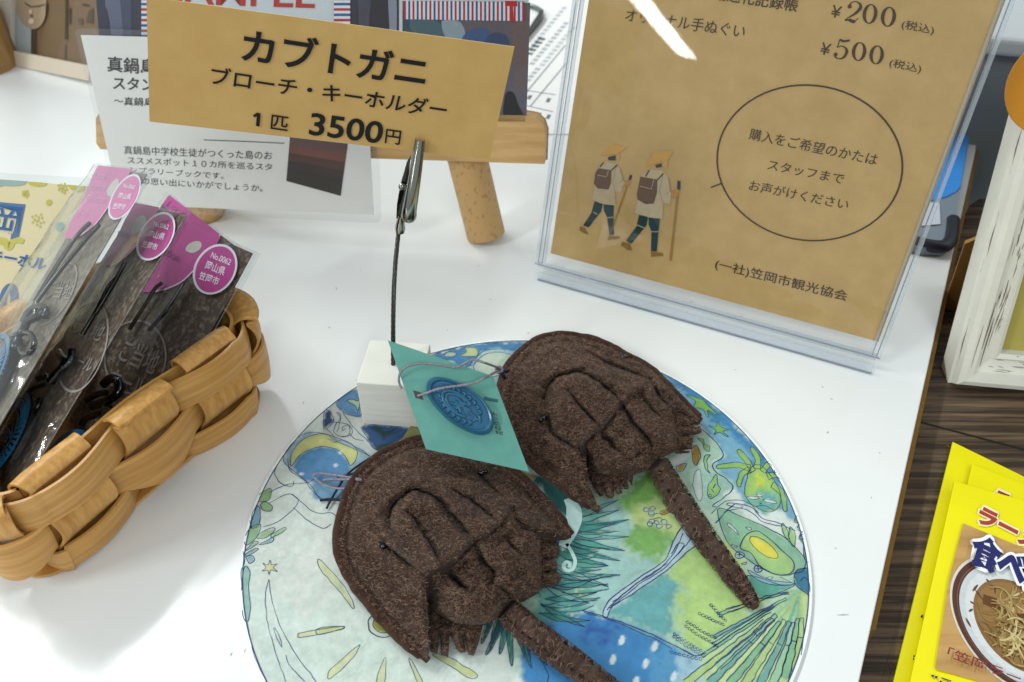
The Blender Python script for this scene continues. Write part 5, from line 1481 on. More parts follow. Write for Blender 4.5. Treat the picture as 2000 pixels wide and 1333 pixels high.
# stakes
for k in range(NST):
    sc_ = (s_first + k * pitch) % BT
    sgn = -1 if k % 2 == 0 else 1             # at even stakes the upper band passes outside, the stake inside
    o0 = (sgn * 0.028 * math.cos(math.pi * (0.03 - 0.36) / 0.145) if sgn < 0 else -0.07) + wall(0.03)
    prof = [(0.006, -0.30), (0.006, o0 - 0.03), (0.014, o0 - 0.004)]
    for z in np.linspace(0.03, 0.43, 17):
        o = sgn * 0.028 * math.cos(math.pi * (z - 0.36) / 0.145)
        if sgn > 0 and z < 0.21: o = -0.028 - 0.05 * (1 - z / 0.21)
        prof.append((z, o + wall(z)))
    if sgn > 0: prof += [(0.448, 0.028), (0.460, 0.010), (0.458, -0.02), (0.446, -0.044), (0.42, -0.068), (0.37, -0.074), (0.33, -0.070)]
    else: prof += [(0.446, -0.034), (0.455, -0.052), (0.450, -0.078), (0.43, -0.092), (0.40, -0.094), (0.37, -0.085), (0.355, -0.068)]
    prof = smooth(np.array(prof), 3)
    pt_ = np.gradient(prof, axis=0); pt_ /= np.hypot(*pt_.T)[:, None]
    pn = np.stack([-pt_[:, 1], pt_[:, 0]], -1)
    mb = MB()
    wds = np.linspace(-0.112, 0.112, 9)
    lay = []
    for th_ in (0.0048, -0.0048):
        rowsV = []
        for (z, o), (nz, no) in zip(prof, pn):
            ss2 = (sc_ + wds) % BT
            ap = np.stack([np.interp(ss2, np.append(BS, BT), np.append(BRp[:, i], BRp[0, i])) for i in (0, 1)], -1)
            nn_ = np.stack([np.interp(ss2, np.append(BS, BT), np.append(BNp[:, i], BNp[0, i])) for i in (0, 1)], -1)
            nn_ /= np.hypot(*nn_.T)[:, None]
            if z < 0.03 and o < -0.02:
                c0_ = ap[4] ; nc = nn_[4]; tdir = np.array([-nc[1], nc[0]])
                ap = c0_ + tdir * wds[:, None]; nn_ = np.tile(nc, (9, 1))
            crown = 0.002 * (1 - (wds / 0.112) ** 2)
            rowsV.append(b3(ap + nn_ * (o + th_ * no + crown * no)[:, None], z + th_ * nz))
        lay.append(np.array(rowsV))
    A, B = lay
    nr, nc_ = A.shape[:2]
    V = np.vstack([A.reshape(-1, 3), B.reshape(-1, 3)])
    N0 = nr * nc_
    F = [(i * nc_ + j, i * nc_ + j + 1, (i + 1) * nc_ + j + 1, (i + 1) * nc_ + j) for i in range(nr - 1) for j in range(nc_ - 1)]
    F += [tuple(N0 + x for x in f[::-1]) for f in F]
    for i in range(nr - 1):
        F += [(i * nc_, (i + 1) * nc_, N0 + (i + 1) * nc_, N0 + i * nc_), (i * nc_ + nc_ - 1, N0 + i * nc_ + nc_ - 1, N0 + (i + 1) * nc_ + nc_ - 1, (i + 1) * nc_ + nc_ - 1)]
    e = (nr - 1) * nc_
    F += [(e + j, e + j + 1, N0 + e + j + 1, N0 + e + j) for j in range(nc_ - 1)]
    mb.add(V, F, M_stake, True)
    o = mb.build('stake', bo_)
    md = o.modifiers.new('edges', 'EDGE_SPLIT'); md.split_angle = math.radians(40)
mb = MB()
mb.slab(b3(BRp - BNp * 0.05, 0.018), (0, 0, -0.012), M_strip)
mb.build('base', bo_)

# ------------------------------------------------------------------ keychain packets
M_back = mat('smoky_card', '#4c4037', 0.35, 0.4, base2='#85786b', scale=(42, 42, 42), bump=0.004, bscale=(42, 42, 42), sharp=(0.5, 0.7), detail=4)
M_backl = mat('glare_smoky_card', '#5d554b', 0.35, 0.4, base2='#8d8579', scale=(36, 36, 36), bump=0.003, bscale=(24, 24, 24))  # smoky card lightened, glare put into its colour
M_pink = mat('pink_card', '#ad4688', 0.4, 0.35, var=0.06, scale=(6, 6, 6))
M_pinkl = mat('glare_pink_card', '#c3709f', 0.35, 0.4, var=0.06, scale=(6, 6, 6))  # same pink header, paled in colour to stand for glare
M_pinkd = mat('deep_pink_card', '#a84581', 0.4, 0.35, var=0.06, scale=(6, 6, 6))
M_bag = film('packet_film', '#fafbfb', 1.28, 0.05, 0.0, '#d9dedd', 0.004, (7, 7, 7))
M_bagm = film('milky_glare_film', '#f6f7f6', 1.36, 0.06, 0.07, '#d9dedd', 0.004, (7, 7, 7))  # extra haze colour imitates glare on the front left bag
M_blackmetal = mat('black_metal', '#0b0c0e', 0.18, 0.6)
M_hook = mat('gunmetal_hook', '#4a4c50', 0.2, 0.5, metal=1.0)
M_blueplate = mat('blue_enamel', '#1f6a94', 0.3, 0.5)
W_OV = flat('#dcd3e2', 0.4)
F_GREY = flat('#8f8680', 0.5)

def packet_plane(TL, TR, BRq, W=0.55, zb=0.37):
    rTL, rTR = (nrm(rays([q])[0]) for q in (TL, TR))
    B = onz1(BRq, zb)
    best = None
    for t in np.arange(2.6, 4.0, 0.005):
        b = CAMC + t * rTR
        oc = CAMC - b; bb = rTL @ oc; cc = oc @ oc - W * W; disc = bb * bb - cc
        if disc < 0: continue
        a = CAMC + (-bb + disc ** 0.5) * rTL
        e = abs((a - b) @ (B - b)) / np.linalg.norm(B - b) / W
        if best is None or e < best[0]: best = (e, a, b)
    e, a, b = best
    return Plane(b, b - a, b - B), a, b, B

Y1 = zt(0, 320, 4.443); Y2 = zt(240, 360, 4.761); Y3 = zt(0, 560, 3.333)
PK = [
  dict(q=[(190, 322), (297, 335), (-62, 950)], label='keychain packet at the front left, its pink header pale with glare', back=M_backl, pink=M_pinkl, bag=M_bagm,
       header=Y1((850, 15), (1142, 45), (1110, 112), (1010, 260), (940, 370), (830, 520), (700, 620), (620, 655), (585, 650), (560, 625), (640, 450), (740, 270), (800, 110)),
       hole=Y1((950, 285), (925, 250), (945, 200), (990, 145), (1020, 130), (1032, 160), (1010, 230), (975, 280)),
       oval=(Y1((1080, 288))[0], (105 / 4.443, -195 / 4.443), (95 / 4.443, 40 / 4.443)),
       txt=[('No.0062', Y1((1065, 205), (1165, 222), (1080, 172))), ('岡山県', Y1((1020, 300), (1128, 314), (1038, 250))), ('笠岡市', Y1((970, 390), (1080, 402), (992, 340)))],
       left=[('Local', Y1((815, 125), (910, 138), (832, 68))), ('Manhole', Y1((775, 225), (905, 234), (798, 165))), ('Collection', Y1((735, 330), (905, 342), (762, 268))), ('ホール', Y1((650, 475), (750, 470), (690, 400)))],
       ring=(Y1((480, 1130))[0], (150 / 4.443, -260 / 4.443), (110 / 4.443, 60 / 4.443)), rtxt=[('ご当地', Y1((380, 1160), (600, 1180), (440, 1010))), ('キーホルダー', Y3((200, 420), (400, 250), (190, 350)))],
       cords=[Y1((778, 515), (700, 590), (600, 720), (420, 1000), (300, 1200)), Y1((860, 530), (760, 640), (560, 880), (420, 1060), (260, 1280))], charm=None,
       hooks=[(Y3((235, 100), (222, 215)), 0.012), (Y3((130, 400), (150, 440), (200, 430), (225, 370), (200, 310), (160, 300)), 0.016), (Y3((70, 330), (140, 300), (180, 230), (250, 190), (290, 150)), 0.024), (Y3((60, 420), (100, 390), (120, 340)), 0.026), (Y3((290, 200), (300, 150), (240, 130), (180, 170), (150, 230)), 0.02)],
       plate=(Y3((-110, 590))[0], 52)),
  dict(q=[(266, 396), (375, 416), (55, 950)], label='keychain packet in the middle of the basket row, between two others', back=M_back, pink=M_pinkd, bag=M_bag,
       header=Y2((112, 172), (335, 215), (300, 300), (240, 400), (160, 520), (60, 640), (-40, 720), (-110, 760), (-180, 760), (-60, 500), (20, 330)),
       hole=Y2((78, 435), (110, 345), (170, 292), (212, 312), (205, 380), (140, 450), (95, 462)),
       oval=(Y2((305, 485))[0], (118 / 4.761, -218 / 4.761), (138 / 4.761, 60 / 4.761)),
       txt=[('No.0062', Y2((280, 388), (420, 424), (293, 345))), ('岡山県', Y2((222, 488), (375, 524), (248, 425))), ('笠岡市', Y2((168, 583), (310, 620), (192, 522)))],
       left=[('tion', Y2((-60, 480), (40, 505), (-40, 420)))],
       ring=(Y3((540, 390))[0], (90 / 3.333, -290 / 3.333), (135 / 3.333, 50 / 3.333)), rtxt=[('ご当地', Y3((440, 300), (640, 360), (500, 190))), ('ホール', Y3((440, 500), (580, 560), (480, 420)))],
       cords=[Y2((-70, 880), (-140, 960), (-250, 1180), (-380, 1400)), Y2((20, 720), (-60, 880), (-250, 1200))], charm=(Y3((20, 980))[0], 52),
       hooks=[(Y3((180, 690), (200, 740), (180, 700), (220, 660), (290, 640)), 0.014), (Y3((250, 600), (300, 580), (310, 610)), 0.018), (Y3((390, 430), (410, 460), (430, 500), (380, 560), (330, 620)), 0.028), (Y3((430, 520), (460, 480), (470, 420)), 0.024), (Y3((200, 760), (240, 790), (260, 730)), 0.014)],
       plate=None),
  dict(q=[(348, 426), (507, 494), (385, 720)], label='keychain packet at the far end of the basket, its oval label clear to read', back=M_back, pink=M_pink, bag=M_bag,
       header=Y2((560, 345), (908, 490), (872, 560), (760, 690), (640, 820), (540, 910), (400, 975), (260, 1005), (180, 1000), (300, 800), (450, 560)),
       hole=Y2((583, 615), (610, 560), (680, 530), (727, 545), (722, 600), (650, 640)),
       oval=(Y2((857, 792))[0], (112 / 4.761, -222 / 4.761), (175 / 4.761, 78 / 4.761)),
       txt=[('No.0062', Y2((812, 683), (992, 756), (834, 630))), ('岡山県', Y2((760, 785), (935, 855), (788, 708))), ('笠岡市', Y2((698, 880), (880, 945), (724, 808)))],
       left=[('ction', Y2((370, 650), (515, 728), (390, 580)))],
       ring=(Y3((880, 460))[0], (60 / 3.333, -230 / 3.333), (190 / 3.333, 60 / 3.333)), rtxt=[('ご当地', Y3((760, 480), (990, 580), (830, 330))), ('ホール', Y3((700, 640), (920, 730), (740, 530)))],
       cords=[Y2((360, 920), (300, 970), (220, 1100), (60, 1350)), Y2((560, 920), (500, 1020), (380, 1200), (240, 1360))], charm=(Y3((440, 1210))[0], 58),
       hooks=[(Y3((670, 640), (720, 600), (770, 620), (770, 690), (700, 740), (600, 780)), 0.03), (Y3((670, 775), (720, 800), (770, 830)), 0.012), (Y3((540, 880), (530, 900), (560, 860), (640, 830)), 0.022), (Y3((560, 740), (640, 700), (690, 690)), 0.022)],
       plate=None),
  dict(q=[(322, 378), (460, 470), (372, 560)], label='keychain packet mostly hidden behind the one at the far end, only its pink corner showing', back=M_back, pink=M_pink, bag=M_bag,
       header=Y2((430, 100), (905, 468), (860, 560), (560, 340), (480, 300), (365, 190)), hole=None, oval=None, txt=[], left=[('Local', Y2((395, 205), (560, 310), (440, 155)))], ring=None, rtxt=[], cords=[], charm=None, hooks=[], plate=None),
]
planes = []
for i, d in enumerate(PK):
    if i < 3:
        pl, TL3, TR3, B3 = packet_plane(*d['q'])
    else:
        pl = Plane(planes[2].o - planes[2].n * 0.05, planes[2].h, planes[2].u)
        TL3, TR3 = pl.px(Y2((425, 80), (1180, 640)))
        dirr = TR3 - TL3
        pl = Plane(TR3, dirr, planes[2].u)
    planes.append(pl)
    w = np.linalg.norm(TR3 - TL3)
    k_ = pl.u[2]
    Lb_ = min((pl.o[2] - 0.10) / k_, 1.35)
    # keep the packet foot inside the basket
    for _ in range(60):
        foot = pl.pt(0, -Lb_)
        al = (foot[:2] - BF) @ BD
        pp = (foot[:2] - BF) @ BN
        if al < BA0 + 0.09: Lb_ -= 0.02
        else: break
    root = thing('keychain_packet', pl.pt(-w / 2, -Lb_), d['label'], 'keychain packet', 'keychain packets in the basket')
    mb = MB()
    e_ = 0.035
    in_ = 0.13 if i == 0 else 0.01
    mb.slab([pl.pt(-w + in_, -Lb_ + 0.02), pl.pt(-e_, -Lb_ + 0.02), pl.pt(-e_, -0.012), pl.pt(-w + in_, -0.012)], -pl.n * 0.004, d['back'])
    if d['ring']:
        c, A, B = d['ring']
        pline(mb, pl, ell(c, A, B, 40), 0.009, F_GREY, 0.003, 0, True)
        for t_, z in d['rtxt']: letters(mb, t_, pl, *z, F_GREY, 0.01, 0.003)
    mb.build('backing_card', root)
    mb = MB()
    P = pl.px(d['header'], 0.006)
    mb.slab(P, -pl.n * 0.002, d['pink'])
    hl = d['header']
    lowq = hl[2:-1]
    pline(mb, pl, hl[3:8] if len(hl) > 8 else hl[1:3], 0.008, flat('#e3b9d6', 0.4), 0.0075, 4)
    if d['hole']: ppoly(mb, pl, d['hole'], flat('#b9b7b0', 0.5), 0.0072, 4)
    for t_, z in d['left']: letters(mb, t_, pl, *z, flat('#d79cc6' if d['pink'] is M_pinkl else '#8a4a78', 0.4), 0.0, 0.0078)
    mb.build('header_card', root)
    if d['oval']:
        c, A, B = d['oval']
        mb = MB()
        ppoly(mb, pl, ell(c, A, B, 48), W_OV, 0.010)
        ppoly(mb, pl, ell(c, (A[0] * .91, A[1] * .91), (B[0] * .89, B[1] * .89), 48), d['pink'], 0.0115)
        for t_, z in d['txt']: letters(mb, t_, pl, *z, flat('#e8d5e6', 0.4), 0.014, 0.0128)
        mb.build('label', root)
    for q in d['cords']:
        mb = MB(); mb.tube(smooth(pl.px(q, 0.022), 8), 0.008, M_blackmetal, 6); mb.build('cord', root)
    if d['hooks'] or d['charm'] or d['plate']:
        mb = MB()
        for q, r_ in d['hooks']: mb.tube(smooth(pl.px(q, 0.03), 6), r_ * 0.6, M_hook if r_ > 0.0125 else M_chrome, 8)
        for ch in (d['charm'], d['plate']):
            if not ch: continue
            c3 = pl.px([ch[0]], 0.04)[0]; R_ = 0.17
            ring_ = lambda r, o, n=40: np.array([c3 + r * (math.cos(t) * pl.h + math.sin(t) * pl.u) + pl.n * o for t in np.linspace(0, 2 * math.pi, n, endpoint=False)])
            mb.slab(ring_(R_, 0.0), -pl.n * 0.02, M_blackmetal)
            band(mb, ring_(R_ * 0.98, 0.006), ring_(R_ * 0.86, 0.006), M_blueplate)
            for t in np.linspace(0, 2 * math.pi, 44, endpoint=False):
                e_r = math.cos(t) * pl.h + math.sin(t) * pl.u; e_t = -math.sin(t) * pl.h + math.cos(t) * pl.u
                mb.box(c3 + e_r * R_ * 0.74 + pl.n * 0.003, e_r * R_ * 0.09, e_t * 0.005, pl.n * 0.004, M_blueplate)
            band(mb, ring_(R_ * 0.6, 0.006), ring_(R_ * 0.54, 0.006), M_blueplate)
            V, F = text2d('かさおか', 0.02)
            mb.add(c3 + (V[:, :1] - 0.5) * pl.h * 0.17 + (V[:, 1:] - 0.1) * pl.u * 0.055 + pl.n * 0.006, F, M_blueplate)
            mb.add(c3 + (V[:, :1] - 0.5) * pl.h * 0.13 + (V[:, 1:] - 1.6) * pl.u * 0.045 + pl.n * 0.006, F, M_blueplate)
        mb.build('keychain', root)
    for off in (0.05, -0.008):
        mb = MB()
        nx_, ny_ = 14, 28
        gx, gy = np.meshgrid(np.linspace(-w, 0, nx_), np.linspace(-Lb_, 0, ny_))
        edge_ = np.minimum(np.minimum((gx + w) / 0.08, -gx / 0.08), np.minimum(-gy / 0.3, (gy + Lb_) / 0.1)).clip(0, 1)
        hgt = (off * edge_ + 0.012 * np.sign(off) * 0 + 0.010 * edge_ * vnoise(np.stack([gx.ravel(), gy.ravel() * 0.5], -1), 0.09, 60 + i).reshape(gx.shape)) if off > 0 else off + 0 * gx
        hgt = hgt + (0.013 if off > 0 else 0)
        V = np.stack([pl.pt(x, y, h) for x, y, h in zip(gx.ravel(), gy.ravel(), hgt.ravel())])
        F = [(r * nx_ + c, r * nx_ + c + 1, (r + 1) * nx_ + c + 1, (r + 1) * nx_ + c) for r in range(ny_ - 1) for c in range(nx_ - 1)]
        mb.add(V, F, d['bag'] if off > 0 else M_film, True)
        if off > 0:
            for x_ in (-w, -0.004):
                mb.add([pl.pt(x_, -Lb_, 0.012), pl.pt(x_ + 0.006, -Lb_, 0.012), pl.pt(x_ + 0.006, 0, 0.012), pl.pt(x_, 0, 0.012)], [(0, 1, 2, 3)], M_acryl_edge)
        mb.build('bag', root)

# ------------------------------------------------------------------ cream price sign at the left edge
q0 = (40, 430)
cr = standing(planes[0].pt(-0.62, -0.15, -0.10), (0, 352), (165, 363), (17, 297 + 55))
r0 = rays([q0])[0]; hh = nrm(np.cross([0, 0, 1.0], np.cross(rays([(0, 505)])[0], rays([(95, 520)])[0])))
uu = nrm(np.cross(hh, np.cross(r0, rays([(57, 375)])[0])))
if uu[2] < 0: uu = -uu
cr = Plane(planes[0].pt(-0.60, -0.12, -0.06), hh, uu)
cg = thing('price_sign', cr.px([(60, 700)])[0], 'cream price sign with blue letters and yellow dots, behind the left packets', 'price sign')
mb = MB()
mb.slab(cr.px([(-60, 348), (172, 364), (20, 800), (-260, 760)]), -cr.n * 0.004, mat('cream_paper', '#dfcb9b', 0.55, 0.3, var=0.02, scale=(4, 4, 4)))
def cpp(q, c, off=0.002, sm=0): ppoly(mb, cr, Y1(*q), flat(c, 0.5), off, sm)
cpp([(-60, 132), (235, 153), (215, 180), (160, 192), (100, 195), (40, 190), (0, 200), (-60, 200)], '#8da39d'); cpp([(230, 154), (415, 168), (390, 192), (320, 200), (260, 185)], '#bfae12'); cpp([(580, 182), (742, 195), (725, 235), (670, 248), (620, 225)], '#bfae12')
cpp(ell((424, 337), (26, 2), (-4, 27), 16), '#bfae12'); cpp(ell((518, 547), (36, 4), (-10, 42), 16), '#87a9a3')
for c, r_ in (((330, 490), 60), ((545, 212), 45), ((222, 262), 30)):
    for k in range(13):
        t = k * 2.4; rad = r_ * math.sqrt(k / 12.0)
        cpp(ell((c[0] + rad * math.cos(t), c[1] + rad * math.sin(t)), (10, 1), (-2, 11), 8), '#c4b41c')
pline(mb, cr, Y1((-40, 690), (0, 670), (40, 680), (80, 720), (110, 680), (150, 660), (205, 680)), [0.02, 0.03, 0.028, 0.034, 0.028, 0.026, 0.02], flat('#c4b41c', 0.5), 0.0018)
mblue = flat('#14528c', 0.5)
letters(mb, '岡', cr, *Y1((-110, 605), (140, 640), (-50, 345)), mblue, 0.008)
letters(mb, 'キーホル', cr, *Y1((-105, 840), (385, 930), (-70, 735)), mblue, 0.03)
pline(mb, cr, Y1((-100, 595), (-50, 352), (195, 374), (134, 628), (95, 628)), 0.030, mblue, 0.0022, 0)
pline(mb, cr, Y1(*ell((72, 1192), (50, 6), (-18, 118), 40)), 0.034, mblue, 0.002, 0, True)
letters(mb, '税込', cr, *Y1((-70, 1440), (30, 1455), (-60, 1390)), M_ink, 0.0)
mb.build('paper', cg)
mb = MB()
mb.poly(cr.px([(-70, 334), (178, 348), (14, 810), (-280, 770)], 0.004), film('sleeve_film', '#f0f3f3', 1.45, 0.08, 0.08, '#d9e0e0'))
mb.build('plastic_sleeve', cg)

# ------------------------------------------------------------------ white distressed picture frame
M_fw = mat('white_paint', '#cccbc0', 0.5, 0.3, base2='#d9d8ce', scale=(5, 5, 5), bump=0.001, bscale=(20, 20, 20))
pf = standing(onz1((1849, 745), ZW), (1867, 760), (2000, 773), (1975, 362))
p0 = onz1((1851, 748), ZW)
r0 = rays([(1851, 748)])[0]; hh = nrm(np.cross([0, 0, 1.0], np.cross(rays([(1867, 760)])[0], rays([(2000, 772)])[0])))
uu = nrm(np.cross(hh, np.cross(r0, rays([(1951, 380)])[0])))
if uu[2] < 0: uu = -uu
pf = Plane(p0, hh, uu)
inn = pf.ab(pf.px([(1961, 697)]))[0]
FW, FH = 1.25, 1.75
bw = float(inn[0]); bh = float(inn[1])
bw = bh = 0.5 * (bw + bh) if abs(bw - bh) < 0.15 else min(bw, bh)
fr_ = thing('picture_frame', pf.pt(FW / 2, 0), 'white distressed picture frame standing on the dark counter at the right edge', 'picture frame')
M_fs = flat('#675a50', 0.8)
prof = [(0.0, -0.10), (0.0, 0.0), (0.04, 0.012), (0.10, 0.05), (0.22, 0.062), (0.40, 0.060), (0.46, 0.035), (0.80, 0.022), (0.86, 0.042), (0.97, 0.030), (1.0, -0.01), (1.0, -0.06)]
def corner(k, t, d):      # outer rectangle corner k moved in by t*bw
    x = [t * bw, FW - t * bw, FW - t * bw, t * bw][k]; y = [t * bw, t * bw, FH - t * bw, FH - t * bw][k]
    return pf.pt(x, y, d)
for k in range(4):
    mb = MB()
    k2 = (k + 1) % 4
    A = np.array([corner(k, t, d) for t, d in prof]); B = np.array([corner(k2, t, d) for t, d in prof])
    n = len(prof)
    mb.add(np.vstack([A, B]), [(i, i + 1, n + i + 1, n + i) for i in range(n - 1)], M_fw)
    r = np.random.default_rng(70 + k)
    for _ in range(95):
        big = r.uniform() < 0.06
        t = r.choice([r.uniform(0.47, 0.8), r.uniform(0.47, 0.8), r.uniform(0.1, 0.4), 0.03, r.uniform(0.86, 0.97)], p=[.46, .40, .05, .03, .06])
        s0 = r.uniform(0.02, 0.9); l = r.uniform(0.015, 0.075) * (2.0 if big else 1)
        d_ = np.interp(t, [p[0] for p in prof[1:-1]], [p[1] for p in prof[1:-1]]) + 0.0015
        tt = np.linspace(0, 1, 6)
        P = np.array([corner(k, t + 0.008 * math.sin(4 * x + s0 * 9), d_) + (corner(k2, t, d_) - corner(k, t, d_)) * (s0 + l * x) for x in tt])
        mb.ribbon(P, np.array([0.0006, 0.002, 0.0026, 0.0022, 0.0016, 0.0006]) * (1.6 if big else 0.8) * r.uniform(0.6, 1.3), pf.n, M_fs)
    # worn outer bead
    for s0 in (0.08, 0.33, 0.55, 0.82):
        tt = np.linspace(0, 1, 10)
        P = np.array([corner(k, 0.05 + 0.01 * math.sin(9 * x), 0.022) + (corner(k2, 0.05, 0.02) - corner(k, 0.05, 0.02)) * (s0 + 0.13 * x) for x in tt])
        mb.ribbon(P, 0.004 * np.sin(tt * math.pi) + 0.0006, pf.n, M_fs)
    mb.build('rail', fr_)
mb = MB()
mb.slab([pf.pt(bw * .99, bh * .99, -0.02), pf.pt(FW - bw * .99, bh * .99, -0.02), pf.pt(FW - bw * .99, FH - bh * .99, -0.02), pf.pt(bw * .99, FH - bh * .99, -0.02)], -pf.n * 0.03, mat('olive_yellow_print', '#a69a4c', 0.4, 0.4, var=0.05, scale=(2, 2, 2)))
mb.build('print', fr_)
mb = MB()
mb.slab([pf.pt(0.03, 0.03, -0.085), pf.pt(FW - 0.03, 0.03, -0.085), pf.pt(FW - 0.03, FH - 0.03, -0.085), pf.pt(0.03, FH - 0.03, -0.085)], -pf.n * 0.015, M_cardboard)
mb.build('backboard', fr_)
mb = MB()
fa, fb = onz1((1842, 603), ZW), onz1((1886, 615), ZW)
sp_ = Plane(fa, fb - fa, (0, 0, 1))
P = sp_.px([(1843, 598), (1884, 477), (1930, 458), (1975, 470), (1960, 560), (1890, 616), (1850, 606)])
P[:, 2] = np.maximum(P[:, 2], ZW + 0.002)
mb.slab(P, -sp_.n * 0.03, mat('brown_board', '#7a5527', 0.75, 0.2, var=0.1, scale=(6, 6, 6)), mat('brown_board_edge', '#a87d47', 0.8, 0.15))
mb.build('easel_back', fr_)
mb = MB()
oc = pf.px([(2068, 168)], 0.06)[0]
mb.slab([oc + 0.19 * (math.cos(t) * pf.h + math.sin(t) * pf.u) for t in np.linspace(0, 2 * math.pi, 40, endpoint=False)], -pf.n * 0.01, mat('orange_card', '#c07f16', 0.5, 0.3, var=0.05))
mb.build('card_badge', base=oc, label='orange round card resting against the white picture frame at the right edge', cat='badge')

# ------------------------------------------------------------------ yellow noodle packs
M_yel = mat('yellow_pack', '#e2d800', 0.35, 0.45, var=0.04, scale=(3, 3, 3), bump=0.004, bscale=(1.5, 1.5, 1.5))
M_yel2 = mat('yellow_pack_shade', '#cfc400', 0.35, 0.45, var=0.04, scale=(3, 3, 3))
V1 = zt(1600, 780, 2.41); V2 = zt(1760, 1000, 4.004)
packs = [
 (V1((600, 214), (965, 400), (295, 1333)), -0.117, 'yellow noodle pack at the bottom of the pile, only its left edge showing'),
 (V1((632, 195), (965, 357), (352, 1333)), -0.096, 'yellow noodle pack second from the bottom, its blank top corner sticking out furthest'),
 (V1((724, 300), (965, 392), (480, 1333)), -0.075, 'yellow noodle pack just under the top one, one row of red lettering in view'),
 (V1((640, 380), (965, 470), (430, 1333)), -0.050, 'yellow noodle pack on top of the pile, with a bowl of noodles printed on it')]
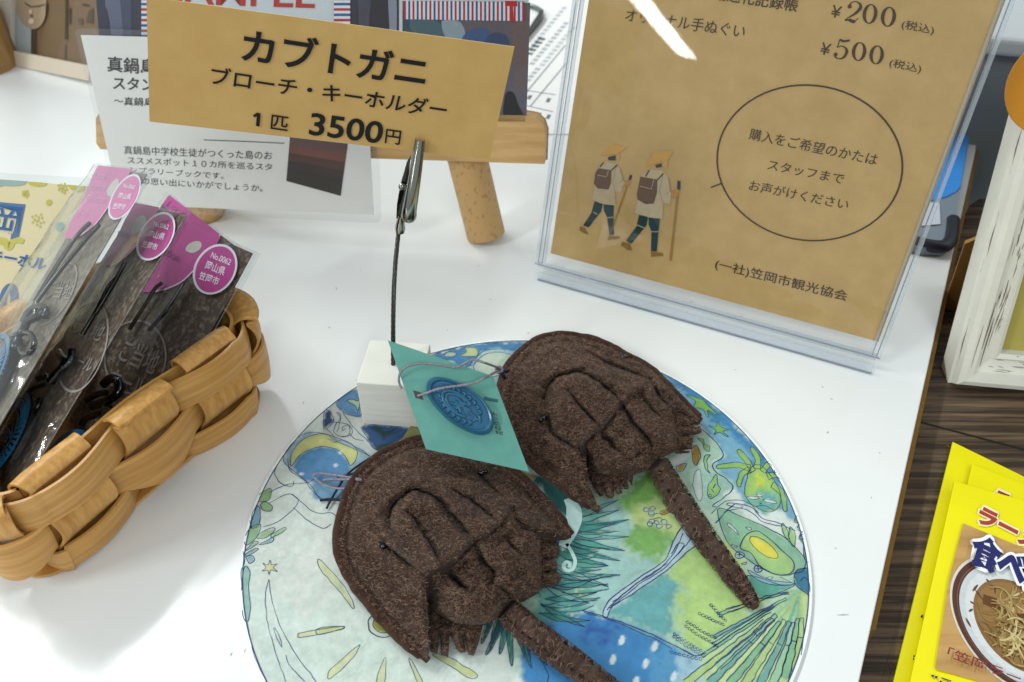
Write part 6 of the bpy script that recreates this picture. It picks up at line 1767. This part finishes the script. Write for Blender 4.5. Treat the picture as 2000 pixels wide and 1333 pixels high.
for i, (q, z, lab) in enumerate(packs):
    a, b, c = onz(q, z)
    hx = nrm(b - a); vy = c - a; vy = nrm(vy - hx * (vy @ hx) * 0.0)
    Wp, Hp = 1.35, 1.9
    root = thing('noodle_pack', a + hx * Wp / 2 + vy * Hp / 2 + [0, 0, -0.02], lab, 'noodle pack', 'yellow noodle packs')
    zp_ = Plane((0, 0, z), (1, 0, 0), (0, 1, 0))
    mb = MB()
    P = np.array([a, a + vy * Hp, a + vy * Hp + hx * Wp, a + hx * Wp])
    nx_ = 14
    gx, gy = np.meshgrid(np.linspace(0, 1, nx_), np.linspace(0, 1, nx_))
    e_ = np.minimum(np.minimum(gx, 1 - gx), np.minimum(gy, 1 - gy))
    topz = -0.007 * (1 - np.clip(e_ / 0.09, 0, 1))
    V = (a + gx.ravel()[:, None] * hx * Wp + gy.ravel()[:, None] * vy * Hp); V[:, 2] += topz.ravel() - 0.0015
    mb.add(V, [(r * nx_ + c_, (r + 1) * nx_ + c_, (r + 1) * nx_ + c_ + 1, r * nx_ + c_ + 1) for r in range(nx_ - 1) for c_ in range(nx_ - 1)], M_yel, True)
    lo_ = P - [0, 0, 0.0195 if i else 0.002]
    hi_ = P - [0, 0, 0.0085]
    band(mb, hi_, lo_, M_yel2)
    def yl(t_, z_, c, bold=0.0, off=0.002): letters(mb, t_, zp_, *z_, flat(c, 0.4), bold, off)
    def halo(t_, z_, c, co_, ch, bold, bh, o_=0.0022):
        for k_ in range(12):
            dx, dy = bh * math.cos(k_ * math.pi / 6), bh * math.sin(k_ * math.pi / 6)
            letters(mb, t_, zp_, *[(x + dx, y + dy) for x, y in z_], flat(ch, 0.4), bold, o_ + 0.00004 * k_)
        letters(mb, t_, zp_, *z_, flat(c, 0.4), bold * 1.8, o_ + 0.0014)
    if i == 0:
        yl('“', V1((478, 1030), (496, 1034), (484, 1010)), '#14142a', 0.03)
    if i == 1:
        for t_, zz in (('“', V2((150, 828), (190, 836), (158, 800))), ('中', V2((90, 1180), (118, 1185), (98, 1110)))): yl(t_, zz, '#15152a', 0.03)
    if i == 2:
        halo('ラーメン', V1((815, 478), (1130, 618), (838, 424)), '#8a2a22', 0, '#e9dcb0', 0.03, 4.0)
    if i == 3:
        pp_ = [zp_.px([q_], 0.002)[0] for q_ in V1((678, 585), (1000, 715), (1000, 1400), (545, 1270), (575, 1080), (610, 850))]
        mb.poly(pp_, mat('printed_wood', '#a9824c', 0.35, 0.4, base2='#c09a63', scale=(3, 22, 3)))
        def yp(q_, c, off, sm=0): ppoly(mb, zp_, q_, flat(c, 0.35, 0.4), off, sm)
        def bowl(k, c, off, dx=0, dy=0):
            q_ = V2(*ell((930 + dx, 900 + dy), (550 * k, 250 * k), (0, 507 * k), 72))
            mb.poly(zp_.px(q_, off), flat(c, 0.3, 0.45))
        bowl(1.0, '#cdc9be', 0.003); bowl(0.965, '#4f2c22', 0.004); bowl(0.90, '#6e4a3c', 0.0044); bowl(0.885, '#4f2c22', 0.0048); bowl(0.865, '#bcc2c5', 0.0052); bowl(0.80, '#c9cdce', 0.0056, 10, -4)
        bowl(0.665, '#7d5c33', 0.006); bowl(0.62, '#8a6839', 0.0063)
        pline(mb, zp_, V2((640, 680), (760, 730), (880, 800), (1000, 850)), [0.04, 0.055, 0.04], flat('#5d3c1e', 0.3), 0.007); pline(mb, zp_, V2((750, 700), (860, 740), (960, 760)), [0.03, 0.045, 0.04], flat('#a0794a', 0.3), 0.0075)
        r = np.random.default_rng(5)
        for k in range(120):
            x0_, y0_ = r.uniform(600, 960), r.uniform(830, 1220) 
            if k < 26: x0_, y0_ = r.uniform(740, 980), r.uniform(620, 760)
            t0_ = r.uniform(-0.3, 1.5); L_ = r.uniform(200, 460); cv = r.uniform(-4.2, 4.2)
            q_ = [(x0_, y0_)]
            def in_soup(x, y):
                c_ = (x - 930) / 550.0; s__ = (y - 900 - 250 * c_) / 507.0
                return math.hypot(c_, s__) < 0.63
            if not in_soup(x0_, y0_): continue
            for s_ in range(6):
                t0_ += cv / 6; x0_ += math.cos(t0_) * L_ / 6; y0_ += math.sin(t0_) * L_ / 6 * 0.9; 
                if not in_soup(x0_, y0_): break
                q_.append((x0_, y0_))
            if len(q_) < 3: continue
            pline(mb, zp_, V2(*q_), [0.003, 0.0075, 0.007, 0.003], flat(random.choice(['#a08a55', '#8a6c3c', '#bfae7c', '#7d6236', '#9a8350']), 0.3), 0.008 + 0.00005 * k, 3)
        for q_ in ([(665, 525), (690, 550)], [(690, 570), (730, 590), (735, 640)], [(560, 620), (600, 570)], [(580, 610), (640, 690)], [(540, 700), (570, 720)], [(530, 780), (560, 760)], [(505, 830), (545, 900)]):
            pline(mb, zp_, V2(*q_), [0.003, 0.009, 0.003], flat('#5d3a28', 0.4), 0.0065, 4)
        halo('ラーメン', V1((735, 575), (1130, 778), (768, 500)), '#9c3a30', 0, '#e9dcb0', 0.03, 4.0)
        halo('食べ比べ', V1((690, 772), (1230, 1010), (736, 622)), '#20245f', 0, '#e6e8ee', 0.035, 6.0, 0.016)
        yl('「笠岡ラーメン」', V1((598, 1212), (1150, 1420), (612, 1166)), '#7c2f2a', 0.012, 0.02)
        yl('“こだわり”', V1((520, 1325), (900, 1455), (530, 1290)), '#20245f', 0.03)
    mb.build('pack', root)
